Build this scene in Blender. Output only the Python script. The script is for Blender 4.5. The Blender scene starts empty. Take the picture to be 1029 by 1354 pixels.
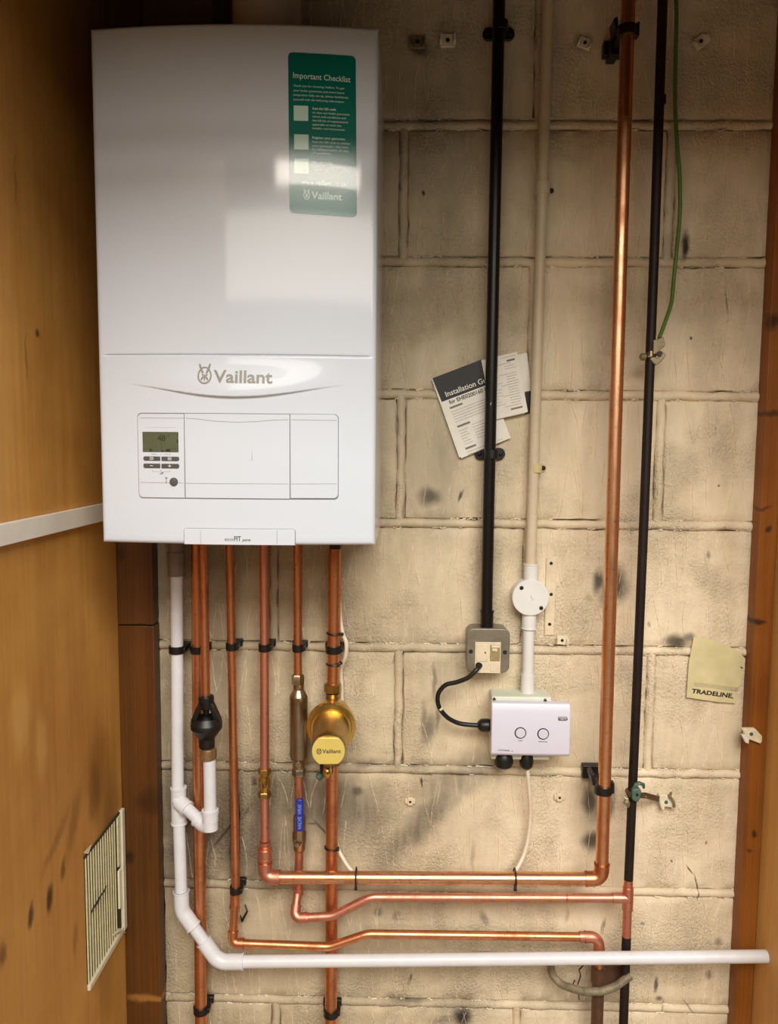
import bpy, bmesh, math, random
from math import sin, cos, pi, radians
from mathutils import Vector, Matrix
import numpy as np
random.seed(7)
S = bpy.context.scene
COL = S.collection

# ------------------------------------------------------------------ camera
W, H = 1029, 1354
CX, CY, CZ, PITCH, YAW, ROLL, F = 0.007181, -1.374669, 1.467648, -0.0896343, -0.0198841, 0.008187, 1036.1986
def _axes():
    cy, sy, cp, sp, cr, sr = cos(YAW), sin(YAW), cos(PITCH), sin(PITCH), cos(ROLL), sin(ROLL)
    f = Vector((sy*cp, cy*cp, sp)); rt = Vector((cy, -sy, 0)); up = rt.cross(f)
    return cr*rt + sr*up, -sr*rt + cr*up, f
RT, UP, FW = _axes()
CAM = Vector((CX, CY, CZ))
cd = bpy.data.cameras.new('camera'); cam = bpy.data.objects.new('camera', cd); COL.objects.link(cam)
cam.matrix_world = Matrix(((RT.x, UP.x, -FW.x, CX), (RT.y, UP.y, -FW.y, CY), (RT.z, UP.z, -FW.z, CZ), (0, 0, 0, 1)))
cd.sensor_fit = 'VERTICAL'; cd.sensor_height = 24; cd.sensor_width = 24; cd.lens = F*24/H; cd.clip_start = .01
S.camera = cam

# ------------------------------------------------------------------ light
world = bpy.data.worlds.new('world'); S.world = world; world.use_nodes = True
bg = world.node_tree.nodes['Background']; bg.inputs[0].default_value = (1, .86, .68, 1); bg.inputs[1].default_value = .03
def area(name, loc, target, sx, sy, power, col):
    l = bpy.data.lights.new(name, 'AREA'); l.shape = 'RECTANGLE'; l.size = sx; l.size_y = sy; l.energy = power; l.color = col
    o = bpy.data.objects.new(name, l); COL.objects.link(o); o.location = loc
    o.rotation_euler = (Vector(target)-Vector(loc)).to_track_quat('-Z', 'Y').to_euler()
    return o
# garage behind the photographer: strip lamp, added high fill panel, bright lit ceiling
area('strip_lamp', (.08, -3.5, 2.875), (.08, 0, 1.4), .98, .11, 9, (1, .93, .82))
area('high_fill_panel', (.1, -4.4, 2.66), (.1, 0, 2.56), 5.4, .56, 50, (1, .92, .80))  # added light panel, lifting the upper wall and boiler front
area('lit_garage_ceiling', (.6, -3.2, 3.3), (.6, -3.2, 0), 2.8, 2.0, 275, (1, .97, .90))
S.view_settings.view_transform = 'Standard'; S.view_settings.look = 'None'
S.view_settings.gamma = 1; S.view_settings.use_curve_mapping = False
S.view_settings.exposure = 0.0
S.render.film_transparent = False

# ------------------------------------------------------------------ pixel -> world on a plane
def ray(px, py): return FW*F + RT*(px-W/2) - UP*(py-H/2)
def at(px, py, d=0.0):
    v = ray(px, py); t = (-d-CY)/v.y
    return CAM + v*t
def atx(px, py, x):
    v = ray(px, py); t = (x-CX)/v.x
    return CAM + v*t
def mpp(px, py, d):           # metres per pixel there
    return (at(px, py, d)-CAM).dot(FW)/F

# ------------------------------------------------------------------ materials
def srgb(r, g, b):
    f = lambda c: (c/255/12.92) if c/255 <= .04045 else ((c/255+.055)/1.055)**2.4
    return (f(r), f(g), f(b), 1)
def newmat(name):
    m = bpy.data.materials.new(name); m.use_nodes = True
    nt = m.node_tree; b = nt.nodes['Principled BSDF']
    return m, nt, b
def N(nt, t, **kw):
    n = nt.nodes.new(t)
    for k, v in kw.items():
        if k.startswith('i_'): n.inputs[k[2:].replace('_', ' ')].default_value = v
        else: setattr(n, k, v)
    return n
def ramp(nt, fac, stops):
    r = nt.nodes.new('ShaderNodeValToRGB'); e = r.color_ramp.elements
    e[0].position, e[0].color = stops[0]; e[1].position, e[1].color = stops[-1]
    for p, c in stops[1:-1]:
        x = e.new(p); x.color = c
    nt.links.new(fac, r.inputs[0]); return r.outputs[0]
def mixc(nt, fac, a, b, mode='MIX'):
    m = nt.nodes.new('ShaderNodeMix'); m.data_type = 'RGBA'; m.blend_type = mode
    for inp, v in ((m.inputs[0], fac), (m.inputs[6], a), (m.inputs[7], b)):
        if isinstance(v, (tuple, float, int)): inp.default_value = v
        else: nt.links.new(v, inp)
    return m.outputs[2]
def pos(nt): return nt.nodes.new('ShaderNodeNewGeometry').outputs['Position']
def scaled(nt, v, s):
    m = nt.nodes.new('ShaderNodeMapping'); m.inputs['Scale'].default_value = s; nt.links.new(v, m.inputs[0]); return m.outputs[0]
def noise(nt, v, scale, detail=4, rough=.6, dist=0):
    n = N(nt, 'ShaderNodeTexNoise'); n.inputs['Scale'].default_value = scale; n.inputs['Detail'].default_value = detail
    n.inputs['Roughness'].default_value = rough; n.inputs['Distortion'].default_value = dist
    nt.links.new(v, n.inputs['Vector']); return n.outputs['Fac']
def bump(nt, b, h, strength=.3, dist=.001, prev=None):
    n = N(nt, 'ShaderNodeBump'); n.inputs['Strength'].default_value = strength; n.inputs['Distance'].default_value = dist
    nt.links.new(h, n.inputs['Height'])
    if prev is not None: nt.links.new(prev, n.inputs['Normal'])
    nt.links.new(n.outputs[0], b.inputs['Normal']); return n.outputs[0]
def simple(name, col, rough=.5, metal=0, var=.12, bs=0, bscale=300, spec=.5, coat=0, vs=40):
    m, nt, b = newmat(name); p = pos(nt)
    f = noise(nt, p, vs, 5)
    c = ramp(nt, f, [(.3, tuple(x*(1-var) for x in col[:3])+(1,)), (.7, tuple(min(1, x*(1+var)) for x in col[:3])+(1,))])
    nt.links.new(c, b.inputs['Base Color'])
    b.inputs['Roughness'].default_value = rough; b.inputs['Metallic'].default_value = metal
    b.inputs['Specular IOR Level'].default_value = spec; b.inputs['Coat Weight'].default_value = coat
    if bs: bump(nt, b, noise(nt, p, bscale, 3), bs, .0006)
    return m

def painted_wall(name='painted_blockwork', ridge=False):
    m, nt, b = newmat(name); p = pos(nt); L = nt.links
    big = noise(nt, p, 3.5, 6, .65); mid = noise(nt, scaled(nt, p, (22, 22, 5)), 1, 6, .65)
    c = ramp(nt, big, [(.3, srgb(206, 188, 158)), (.5, srgb(228, 210, 180)), (.72, srgb(240, 223, 194))])
    c = mixc(nt, .45, c, ramp(nt, mid, [(.35, srgb(192, 176, 146)), (.65, srgb(236, 219, 190))]))
    # darker and greyer to the left: soot, plus dimmer light put into the colour
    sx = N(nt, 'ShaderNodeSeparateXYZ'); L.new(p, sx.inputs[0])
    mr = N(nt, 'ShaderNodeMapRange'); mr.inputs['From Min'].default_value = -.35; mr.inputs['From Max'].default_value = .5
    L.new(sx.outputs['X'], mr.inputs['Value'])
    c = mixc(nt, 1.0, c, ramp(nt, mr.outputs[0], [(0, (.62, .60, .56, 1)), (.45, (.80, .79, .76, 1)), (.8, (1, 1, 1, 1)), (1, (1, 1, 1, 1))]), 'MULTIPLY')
    # distort coordinates for stains
    nd = N(nt, 'ShaderNodeTexNoise'); nd.inputs['Scale'].default_value = 28; nd.inputs['Detail'].default_value = 5; L.new(p, nd.inputs['Vector'])
    sub = N(nt, 'ShaderNodeVectorMath', operation='SUBTRACT'); L.new(nd.outputs['Color'], sub.inputs[0]); sub.inputs[1].default_value = (.5, .5, .5)
    sc = N(nt, 'ShaderNodeVectorMath', operation='SCALE'); L.new(sub.outputs[0], sc.inputs[0]); sc.inputs['Scale'].default_value = .035
    ad = N(nt, 'ShaderNodeVectorMath', operation='ADD'); L.new(p, ad.inputs[0]); L.new(sc.outputs[0], ad.inputs[1])
    sc2 = N(nt, 'ShaderNodeVectorMath', operation='SCALE'); L.new(sub.outputs[0], sc2.inputs[0]); sc2.inputs['Scale'].default_value = .017
    ad2 = N(nt, 'ShaderNodeVectorMath', operation='ADD'); L.new(p, ad2.inputs[0]); L.new(sc2.outputs[0], ad2.inputs[1])
    def stains(lst, src):
        acc = None
        for (px, py, rx, ry, ang, st) in lst:
            w = at(px, py, 0); k = mpp(px, py, 0)
            mp = N(nt, 'ShaderNodeMapping'); mp.vector_type = 'TEXTURE'
            mp.inputs['Location'].default_value = (w.x, 0, w.z); mp.inputs['Rotation'].default_value = (0, radians(ang), 0)
            mp.inputs['Scale'].default_value = (rx*k, 1.0, ry*k); L.new(src, mp.inputs[0])
            ln = N(nt, 'ShaderNodeVectorMath', operation='LENGTH'); L.new(mp.outputs[0], ln.inputs[0])
            r = N(nt, 'ShaderNodeMapRange'); r.interpolation_type = 'SMOOTHSTEP'
            r.inputs['From Min'].default_value = 1.25; r.inputs['From Max'].default_value = .25
            r.inputs['To Min'].default_value = 0; r.inputs['To Max'].default_value = st
            L.new(ln.outputs['Value'], r.inputs['Value'])
            if acc is None: acc = r.outputs[0]
            else:
                mx = N(nt, 'ShaderNodeMath', operation='MAXIMUM'); L.new(acc, mx.inputs[0]); L.new(r.outputs[0], mx.inputs[1]); acc = mx.outputs[0]
        return acc
    soft = [(240, 1095, 80, 120, 0, .75), (330, 1100, 85, 95, 0, .7), (420, 1062, 130, 52, 8, .8), (470, 1075, 70, 55, 0, .6),
            (560, 1085, 105, 26, -48, .75), (605, 1030, 80, 30, -30, .62), (590, 880, 34, 60, 0, .33), (560, 850, 60, 90, 0, .2),
            (580, 640, 45, 110, 0, .33), (590, 560, 30, 60, 0, .2), (545, 1210, 70, 25, 0, .22), (610, 1330, 60, 30, 0, .3), (525, 1320, 60, 12, 0, .3),
            (640, 770, 26, 120, 0, .28), (300, 900, 60, 60, 0, .16), (560, 1240, 200, 80, 0, .16), (780, 1060, 30, 60, 0, .25),
            (225, 960, 24, 140, 0, .35), (500, 1012, 120, 10, 0, .35), (760, 1320, 70, 40, 0, .25), (215, 780, 20, 60, 0, .3)]
    hard = [(568, 657, 18, 14, 0, .75), (812, 772, 22, 30, 0, .9), (792, 768, 9, 20, 0, .85), (806, 790, 16, 22, 0, .6), (895, 848, 20, 12, 0, .85), (910, 843, 12, 9, 0, .7),
            (781, 1060, 12, 26, 0, .85), (790, 1060, 20, 38, 0, .55), (782, 1112, 16, 18, 0, .88), (806, 1068, 8, 36, 12, .6), (611, 1345, 15, 18, 0, .95), (590, 1350, 30, 8, 0, .4),
            (906, 325, 5, 22, 3, .95), (609, 655, 3, 9, 18, .85), (472, 1045, 9, 8, 0, .6), (335, 1032, 5, 9, 0, .6), (556, 63, 15, 14, 0, .75),
            (574, 900, 4, 28, 0, .5), (566, 965, 12, 26, 5, .6), (560, 958, 5, 34, 0, .55), (578, 950, 4, 24, 0, .5), (925, 58, 14, 12, 0, .5), (772, 58, 14, 14, 0, .4),
            (484, 1010, 15, 4, 0, .4), (544, 1322, 30, 4, 0, .5), (868, 1302, 3, 14, 10, .8), (872, 1320, 6, 5, 0, .7), (938, 1288, 5, 8, 0, .6),
            (798, 1225, 3, 14, 12, .6), (850, 1221, 4, 3, 0, .7), (950, 1245, 7, 7, 0, .5), (625, 1135, 4, 26, 0, .35), (640, 1215, 6, 14, -25, .5), (500, 1205, 8, 8, 0, .5), (525, 1210, 7, 9, 0, .4),
            (541, 1294, 3, 9, 15, .75), (557, 1035, 2.2, 7, 0, .9), (640, 1260, 30, 5, 0, .3), (559, 254, 2.5, 4, 0, .95), (913, 446, 2.6, 2.6, 0, .95),
            (530, 247, 3, 6, 0, .4), (951, 641, 2, 2, 0, .8), (826, 468, 3, 6, 0, .35), (938, 735, 3, 6, 0, .5), (858, 826, 2.5, 3.5, 0, .5),
            (906, 844, 3, 3, 0, .8), (934, 1113, 2, 3, 0, .7), (888, 1139, 2, 2, 0, .8), (750, 1210, 4, 10, 0, .3)]
    hair = [(912, 1150, 1.2, 9, -38, .95), (921, 1168, 1.3, 15, -14, .9), (923, 1184, 1.3, 8, 2, .9), (300, 1098, 2.5, 44, 38, .7), (327, 1072, 3, 14, 30, .5),
            (425, 1095, 2, 20, -42, .7), (414, 1089, 10, 2, 0, .6), (961, 400, 1.2, 20, -10, .6), (910, 1330, 1.2, 18, -38, .6), (876, 1330, 1.4, 12, 10, .5)]
    ss = stains(soft, ad.outputs[0]); hh = stains(hard, ad2.outputs[0]); hr = stains(hair, p)
    streak = noise(nt, scaled(nt, p, (60, 60, 9)), 1, 5, .7)
    sm = N(nt, 'ShaderNodeMapRange'); sm.inputs['From Min'].default_value = .3; sm.inputs['From Max'].default_value = .62; L.new(streak, sm.inputs['Value'])
    sm.inputs['To Min'].default_value = .55
    ms = N(nt, 'ShaderNodeMath', operation='MULTIPLY'); L.new(ss, ms.inputs[0]); L.new(sm.outputs[0], ms.inputs[1])
    c = mixc(nt, ms.outputs[0], c, srgb(78, 70, 60)); 
    mh = N(nt, 'ShaderNodeMath', operation='MULTIPLY'); L.new(hh, mh.inputs[0]); mh.inputs[1].default_value = 1.0; mh.use_clamp = True
    c = mixc(nt, mh.outputs[0], c, srgb(38, 30, 25)); c = mixc(nt, hr, c, srgb(58, 44, 34))
    # yellow-green mould spots right of the round box, brownish run
    yel = stains([(780, 790, 6, 5, 0, .5), (758, 803, 4, 7, 0, .4), (775, 822, 5, 4, 0, .3)], ad2.outputs[0]); c = mixc(nt, yel, c, srgb(176, 160, 60))
    # specks
    sp = noise(nt, p, 260, 2, .5); spm = N(nt, 'ShaderNodeMapRange'); spm.inputs['From Min'].default_value = .70; spm.inputs['From Max'].default_value = .76
    spm.inputs['To Max'].default_value = .6; L.new(sp, spm.inputs['Value']); c = mixc(nt, spm.outputs[0], c, srgb(110, 90, 66))
    if ridge: c = mixc(nt, .55, c, srgb(252, 238, 214))
    L.new(c, b.inputs['Base Color']); b.inputs['Roughness'].default_value = .62; b.inputs['Specular IOR Level'].default_value = .35
    # relief: brushed paint, pitted patches
    pit = noise(nt, scaled(nt, p, (1, 1, .75)), 240, 3, .7); patch = noise(nt, p, 5, 3, .6)
    pm = N(nt, 'ShaderNodeMapRange'); pm.inputs['From Min'].default_value = .46; pm.inputs['From Max'].default_value = .6; pm.inputs['To Min'].default_value = .12; L.new(patch, pm.inputs['Value'])
    mu = N(nt, 'ShaderNodeMath', operation='MULTIPLY'); L.new(pit, mu.inputs[0]); L.new(pm.outputs[0], mu.inputs[1])
    n1 = bump(nt, b, mu.outputs[0], 1.0, .0060)
    br = noise(nt, scaled(nt, p, (330, 330, 22)), 1, 3, .6)
    n2 = bump(nt, b, br, .5, .0014, n1)
    bump(nt, b, noise(nt, p, 45, 4, .6), .5, .003, n2)
    return m
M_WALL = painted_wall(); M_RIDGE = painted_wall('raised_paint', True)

def wood(name, dark, mid, light, grain=38, stretch=1.4, rough=.55, knots=(), knot_x=False, marks=(), mottling=.3, gs=.8):
    m, nt, b = newmat(name); L = nt.links; p = pos(nt)
    v = scaled(nt, p, (grain, grain, stretch)); g = noise(nt, v, 1, 6, .62, .6)
    fine = noise(nt, scaled(nt, p, (grain*9, grain*9, stretch*4)), 1, 3, .6)
    c = ramp(nt, g, [(.3, dark), (.5, mid), (.7, light)])
    c = mixc(nt, gs, mid, c)
    c = mixc(nt, .35, c, ramp(nt, fine, [(.35, dark), (.65, light)]))
    c = mixc(nt, mottling, c, ramp(nt, noise(nt, p, 4.5, 5, .6), [(.35, dark), (.65, light)]))
    for (loc, sc, ang, st, col) in marks:
        nz = N(nt, 'ShaderNodeTexNoise'); nz.inputs['Scale'].default_value = 30; L.new(p, nz.inputs['Vector'])
        s1 = N(nt, 'ShaderNodeVectorMath', operation='SUBTRACT'); L.new(nz.outputs['Color'], s1.inputs[0]); s1.inputs[1].default_value = (.5, .5, .5)
        s2 = N(nt, 'ShaderNodeVectorMath', operation='SCALE'); L.new(s1.outputs[0], s2.inputs[0]); s2.inputs['Scale'].default_value = .02
        s3 = N(nt, 'ShaderNodeVectorMath', operation='ADD'); L.new(p, s3.inputs[0]); L.new(s2.outputs[0], s3.inputs[1])
        mp = N(nt, 'ShaderNodeMapping'); mp.vector_type = 'TEXTURE'; mp.inputs['Location'].default_value = loc
        mp.inputs['Rotation'].default_value = ang; mp.inputs['Scale'].default_value = sc; L.new(s3.outputs[0], mp.inputs[0])
        ln = N(nt, 'ShaderNodeVectorMath', operation='LENGTH'); L.new(mp.outputs[0], ln.inputs[0])
        r = N(nt, 'ShaderNodeMapRange'); r.interpolation_type = 'SMOOTHSTEP'; r.inputs['From Min'].default_value = 1.3; r.inputs['From Max'].default_value = .3; r.inputs['To Max'].default_value = st
        L.new(ln.outputs['Value'], r.inputs['Value']); c = mixc(nt, r.outputs[0], c, col)
    L.new(c, b.inputs['Base Color']); b.inputs['Roughness'].default_value = rough; b.inputs['Specular IOR Level'].default_value = .3
    bump(nt, b, fine, .25, .0006)
    return m
XL, XR, PD = -.4957, .6455, .03
def lm(px, py, ry, rz, st, col=srgb(48, 26, 12), ang=0):
    q = atx(px, py, XL); return ((q.x, q.y, q.z), (.5, ry, rz), (radians(ang), 0, 0), st, col)
DK = srgb(96, 56, 20)
M_PLYL = wood('plywood_left', srgb(172, 116, 50), srgb(196, 140, 66), srgb(214, 160, 84), 14, 1.0, .5, mottling=.45,
    marks=[lm(65, 1190, .012, .022, .9, ang=-15), lm(40, 1212, .010, .018, .85, ang=-15), lm(84, 1148, .009, .02, .7, DK, -15), lm(2, 1265, .01, .02, .7, DK),
           lm(126, 1050, .03, .06, .55, DK), lm(128, 1010, .05, .07, .35, DK), lm(98, 1085, .02, .06, .4, DK, -30), lm(100, 1240, .01, .03, .4, DK), lm(75, 1110, .06, .012, .35, DK, 30),
           lm(27, 950, .03, .06, .5, srgb(226, 180, 108)), lm(55, 985, .02, .05, .4, srgb(226, 180, 108)), lm(50, 440, .006, .006, .8), lm(145, 1110, .05, .16, .5, srgb(60, 34, 14)),
           lm(140, 1290, .04, .10, .35, DK), lm(20, 240, .004, .04, .4, DK), lm(35, 470, .003, .04, .4, DK)])
M_PLYR = wood('plywood_right', srgb(184, 132, 66), srgb(200, 150, 84), srgb(214, 168, 104), 14, 1.0)
def pm_(px, py, rx, rz, st, col=srgb(38, 20, 10)):
    q = at(px, py, PD); return ((q.x, q.y, q.z), (rx, .5, rz), (0, 0, 0), st, col)
M_POSTL = wood('shaded_timber', srgb(56, 30, 10), srgb(84, 48, 16), srgb(106, 64, 26), 46, .9, marks=[pm_(172, 1133, .010, .014, .75), pm_(200, 1320, .05, .008, .5, srgb(190, 130, 64)), pm_(200, 1060, .03, .03, .45), pm_(180, 827, .08, .0012, .8), pm_(160, 732, .008, .012, .5)], rough=.42)  # same timber as the right post; its dimmer light is in the colour
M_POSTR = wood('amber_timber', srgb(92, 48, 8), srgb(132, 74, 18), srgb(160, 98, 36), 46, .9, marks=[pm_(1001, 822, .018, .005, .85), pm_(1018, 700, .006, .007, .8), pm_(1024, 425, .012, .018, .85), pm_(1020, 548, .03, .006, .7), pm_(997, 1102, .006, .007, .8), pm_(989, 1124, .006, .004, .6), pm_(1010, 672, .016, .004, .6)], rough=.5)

def copper(name, base, dull, rough=.28, red=.0):
    m, nt, b = newmat(name); p = pos(nt); L = nt.links
    f = noise(nt, scaled(nt, p, (30, 30, 16)), 1, 6, .65)
    c = ramp(nt, f, [(.32, dull), (.55, base), (.75, tuple(min(1, x*1.12) for x in base[:3])+(1,))])
    sp = noise(nt, p, 190, 3, .6); k = N(nt, 'ShaderNodeMapRange'); k.inputs['From Min'].default_value = .62; k.inputs['From Max'].default_value = .72; k.inputs['To Max'].default_value = .55; L.new(sp, k.inputs['Value'])
    c = mixc(nt, k.outputs[0], c, srgb(96, 48, 26))
    L.new(c, b.inputs['Base Color']); b.inputs['Metallic'].default_value = 1
    r = N(nt, 'ShaderNodeMapRange'); r.inputs['From Min'].default_value = .3; r.inputs['From Max'].default_value = .7
    r.inputs['To Min'].default_value = rough+.14; r.inputs['To Max'].default_value = rough-.04; L.new(f, r.inputs['Value']); L.new(r.outputs[0], b.inputs['Roughness'])
    bump(nt, b, noise(nt, p, 60, 3), .12, .0006)
    return m
M_CU = copper('copper_bright', srgb(240, 184, 142), srgb(214, 148, 106), .30)
M_CUR = copper('copper_brown', srgb(226, 156, 112), srgb(190, 118, 78), .34)
M_CUP = copper('copper_pink', srgb(224, 158, 134), srgb(204, 134, 110), .42)
M_WHITE = simple('white_plastic', srgb(218, 216, 212), .32, var=.03)
M_WPIPE = simple('white_pipe_plastic', srgb(216, 216, 220), .34, var=.05)
M_GREYPL = simple('grey_plastic', srgb(128, 118, 108), .4, var=.08)
M_CREAM = simple('painted_conduit', srgb(205, 188, 160), .42, var=.06, bs=.15)
M_CREAMB = simple('cream_saddle', srgb(206, 190, 142), .4, var=.08)
M_BLACK = simple('black_plastic', srgb(18, 16, 16), .4, var=.15)
M_BLKPVC = simple('black_conduit_plastic', srgb(17, 15, 14), .32, spec=.4, var=.1)
M_IRON = simple('black_painted_pipe', srgb(30, 21, 18), .5, spec=.3, var=.25, bs=.25, bscale=160, vs=25)
M_BRASS = simple('brass', srgb(214, 178, 98), .26, 1, var=.1)
M_BRASSD = simple('dull_brass', srgb(178, 146, 86), .36, 1, var=.2, bs=.15)
M_BRASSL = simple('bright_brass_label', srgb(226, 204, 110), .34, .3, var=.04)
M_BROWN = simple('brown_nut', srgb(146, 116, 78), .4, .6, var=.2)
M_NICKEL = simple('stainless_steel', srgb(158, 146, 126), .3, 1, var=.12)
M_CHROME = simple('dirty_chrome', srgb(170, 156, 132), .32, 1, var=.25)
M_BLUE = simple('blue_lever', srgb(30, 48, 150), .35, var=.1)
M_BLUEL = simple('blue_lever_print', srgb(120, 140, 214), .5, var=.02)
M_GREEN = simple('green_wire', srgb(84, 118, 38), .4, var=.1)
M_VERD = simple('verdigris', srgb(78, 104, 92), .6, .3, var=.35, bs=.5, vs=90)
M_OLDM = simple('tarnished_metal', srgb(150, 136, 108), .5, .5, var=.35, bs=.4, vs=90)
M_STRAP = simple('steel_strap', srgb(122, 100, 74), .4, .8, var=.3, vs=120)
M_DIRTYW = simple('dirty_white_plastic', srgb(218, 206, 178), .5, var=.15, bs=.3, vs=120)
M_LIME = simple('limescaled_pipe', srgb(120, 108, 84), .6, .1, var=.5, bs=.5, vs=60)
M_DKPIPE = simple('dark_brown_pipe', srgb(92, 64, 44), .5, .3, var=.3, bs=.3)
M_BOX = simple('grey_enamelled_metal', srgb(126, 118, 102), .4, .3, var=.16, bs=.2, vs=60)
M_MODULE = simple('cream_module', srgb(216, 200, 172), .45, var=.1, vs=120)
M_FUSE = simple('smoky_fuse_carrier', srgb(150, 136, 96), .3, var=.25, vs=150)
M_BACKBOX = simple('pale_grey_box', srgb(206, 210, 192), .45, var=.06)
M_LILAC = simple('lilac_white_cover', srgb(206, 202, 216), .38, var=.015)
M_PAPER = simple('white_paper', srgb(238, 232, 220), .75, var=.05, vs=20)
M_OLDP = simple('yellowed_paper', srgb(206, 194, 148), .8, var=.1, bs=.25, vs=30)
M_OLDP2 = simple('yellowed_paper_footer', srgb(196, 178, 142), .8, var=.1, vs=50)
M_INKB = simple('black_ink', srgb(24, 17, 15), .5, var=.1)
M_INKG = simple('grey_ink', srgb(128, 122, 112), .8, var=.1)
M_INKD = simple('dark_grey_ink', srgb(70, 66, 62), .8, var=.1)
M_VENT = simple('cream_vent_plastic', srgb(214, 206, 160), .5, var=.12, vs=90)
M_VENTF = simple('vent_frame', srgb(214, 204, 178), .55, var=.1)
M_DARK = simple('dark_void', srgb(52, 42, 24), .9, var=.2)
M_CEIL = simple('ceiling_board', srgb(84, 58, 34), .8, var=.1)
M_TEAL = simple('teal_sticker', srgb(0, 108, 94), .16, var=.02, coat=.4)
M_TPR = simple('sticker_print', srgb(196, 226, 214), .16, var=.02, coat=.4)
M_LCD = simple('lcd_glass', srgb(86, 92, 70), .3, var=.1, vs=60)
M_LCDS = simple('lcd_segment', srgb(38, 42, 32), .4, var=.05)
M_BTN = simple('dark_grey_button', srgb(78, 80, 80), .4, var=.06)
M_BADGE = simple('silver_badge', srgb(132, 130, 120), .45, .1, var=.03)
M_GAP = simple('gap_shade_and_marks', srgb(132, 132, 128), .7, var=.02)  # grey stands for shade in gaps and creases; also small marks
M_GAS = simple('flue_white', srgb(190, 180, 168), .5, var=.05)
M_SOOTY = simple('painted_metal_strip', srgb(214, 196, 166), .55, var=.1, bs=.3)
M_TIE = simple('cable_tie_black', srgb(24, 22, 22), .4, var=.05)
M_CABLE = simple('white_cable', srgb(222, 210, 188), .45, var=.05)
M_TRUNK = simple('white_trunking', srgb(226, 218, 204), .42, var=.04)
def boiler_white():
    m, nt, b = newmat('boiler_enamel'); p = pos(nt)
    b.inputs['Base Color'].default_value = srgb(206, 212, 222); b.inputs['Specular IOR Level'].default_value = .3
    b.inputs['Roughness'].default_value = .28; b.inputs['Coat Weight'].default_value = .7; b.inputs['Coat Roughness'].default_value = .07
    bump(nt, b, noise(nt, p, 190, 2), .05, .0006)
    return m
M_BOIL = boiler_white()

# ------------------------------------------------------------------ mesh helpers
class MB:
    def __init__(s): s.v = []; s.f = []
    def add(s, vs, fs):
        n = len(s.v); s.v += [Vector(x) for x in vs]; s.f += [tuple(i+n for i in f) for f in fs]; return s
    def box(s, a, b):
        (x0, y0, z0), (x1, y1, z1) = [min(p, q) for p, q in zip(a, b)], [max(p, q) for p, q in zip(a, b)]
        return s.add([(x0, y0, z0), (x1, y0, z0), (x1, y1, z0), (x0, y1, z0), (x0, y0, z1), (x1, y0, z1), (x1, y1, z1), (x0, y1, z1)],
                     [(0, 3, 2, 1), (4, 5, 6, 7), (0, 1, 5, 4), (1, 2, 6, 5), (2, 3, 7, 6), (3, 0, 4, 7)])
    def prism(s, pts, off):        # planar outline (world, counter-clockwise seen from -y) pushed back by vector off
        off = Vector(off); n = len(pts); P = [Vector(p) for p in pts]
        return s.add(P+[p+off for p in P], [tuple(range(n)), tuple(range(2*n-1, n-1, -1))]+[(i, i+n, (i+1) % n+n, (i+1) % n) for i in range(n)])
    def lathe(s, prof, o, axis, seg=24, phase=0):   # prof: [(t, r)]
        o = Vector(o); a = Vector(axis).normalized(); u = a.orthogonal().normalized(); w = a.cross(u)
        n0 = len(s.v); vs = []; fs = []
        for t, r in prof:
            for k in range(seg):
                an = 2*pi*k/seg+phase; vs.append(o+a*t+(u*cos(an)+w*sin(an))*max(r, 1e-5))
        for i in range(len(prof)-1):
            for k in range(seg):
                k2 = (k+1) % seg; fs.append((i*seg+k, i*seg+k2, (i+1)*seg+k2, (i+1)*seg+k))
        fs.append(tuple(range(seg-1, -1, -1))); fs.append(tuple((len(prof)-1)*seg+k for k in range(seg)))
        return s.add(vs, fs)
    def tube(s, pts, r, seg=20, caps=True):
        P = [Vector(p) for p in pts]; n = len(P)
        if not isinstance(r, (list, tuple)): r = [r]*n
        T = [(P[min(i+1, n-1)]-P[max(i-1, 0)]).normalized() for i in range(n)]
        u = T[0].orthogonal().normalized(); vs = []; fs = []
        for i in range(n):
            u = (u-T[i]*u.dot(T[i])).normalized(); w = T[i].cross(u)
            for k in range(seg):
                an = 2*pi*k/seg; vs.append(P[i]+(u*cos(an)+w*sin(an))*r[i])
        for i in range(n-1):
            for k in range(seg):
                k2 = (k+1) % seg; fs.append((i*seg+k, i*seg+k2, (i+1)*seg+k2, (i+1)*seg+k))
        if caps: fs.append(tuple(range(seg-1, -1, -1))); fs.append(tuple((n-1)*seg+k for k in range(seg)))
        return s.add(vs, fs)
    def sphere(s, c, r, seg=12, sc=(1, 1, 1)):
        c = Vector(c); vs = [c+Vector((0, 0, r*sc[2]))]; fs = []; h = seg//2
        for i in range(1, h):
            for k in range(seg):
                a = pi*i/h; q = 2*pi*k/seg; vs.append(c+Vector((sin(a)*cos(q)*r*sc[0], sin(a)*sin(q)*r*sc[1], cos(a)*r*sc[2])))
        vs.append(c-Vector((0, 0, r*sc[2])))
        for k in range(seg):
            fs.append((0, 1+k, 1+(k+1) % seg)); b = 1+(h-2)*seg; fs.append((b+(k+1) % seg, b+k, len(vs)-1))
        for i in range(h-2):
            for k in range(seg):
                a = 1+i*seg; fs.append((a+k, a+seg+k, a+seg+(k+1) % seg, a+(k+1) % seg))
        return s.add(vs, fs)
ORG = {}
def meta(o, label=None, cat=None, group=None, kind=None):
    if label: o['label'] = label
    if cat: o['category'] = cat
    if group: o['group'] = group
    if kind: o['kind'] = kind
    return o
def empty(name, loc, label, cat, group=None):
    o = bpy.data.objects.new(name, None); COL.objects.link(o); o.location = loc; o.empty_display_size = .02
    ORG[o.name] = Vector(loc); return meta(o, label, cat, group)
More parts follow.
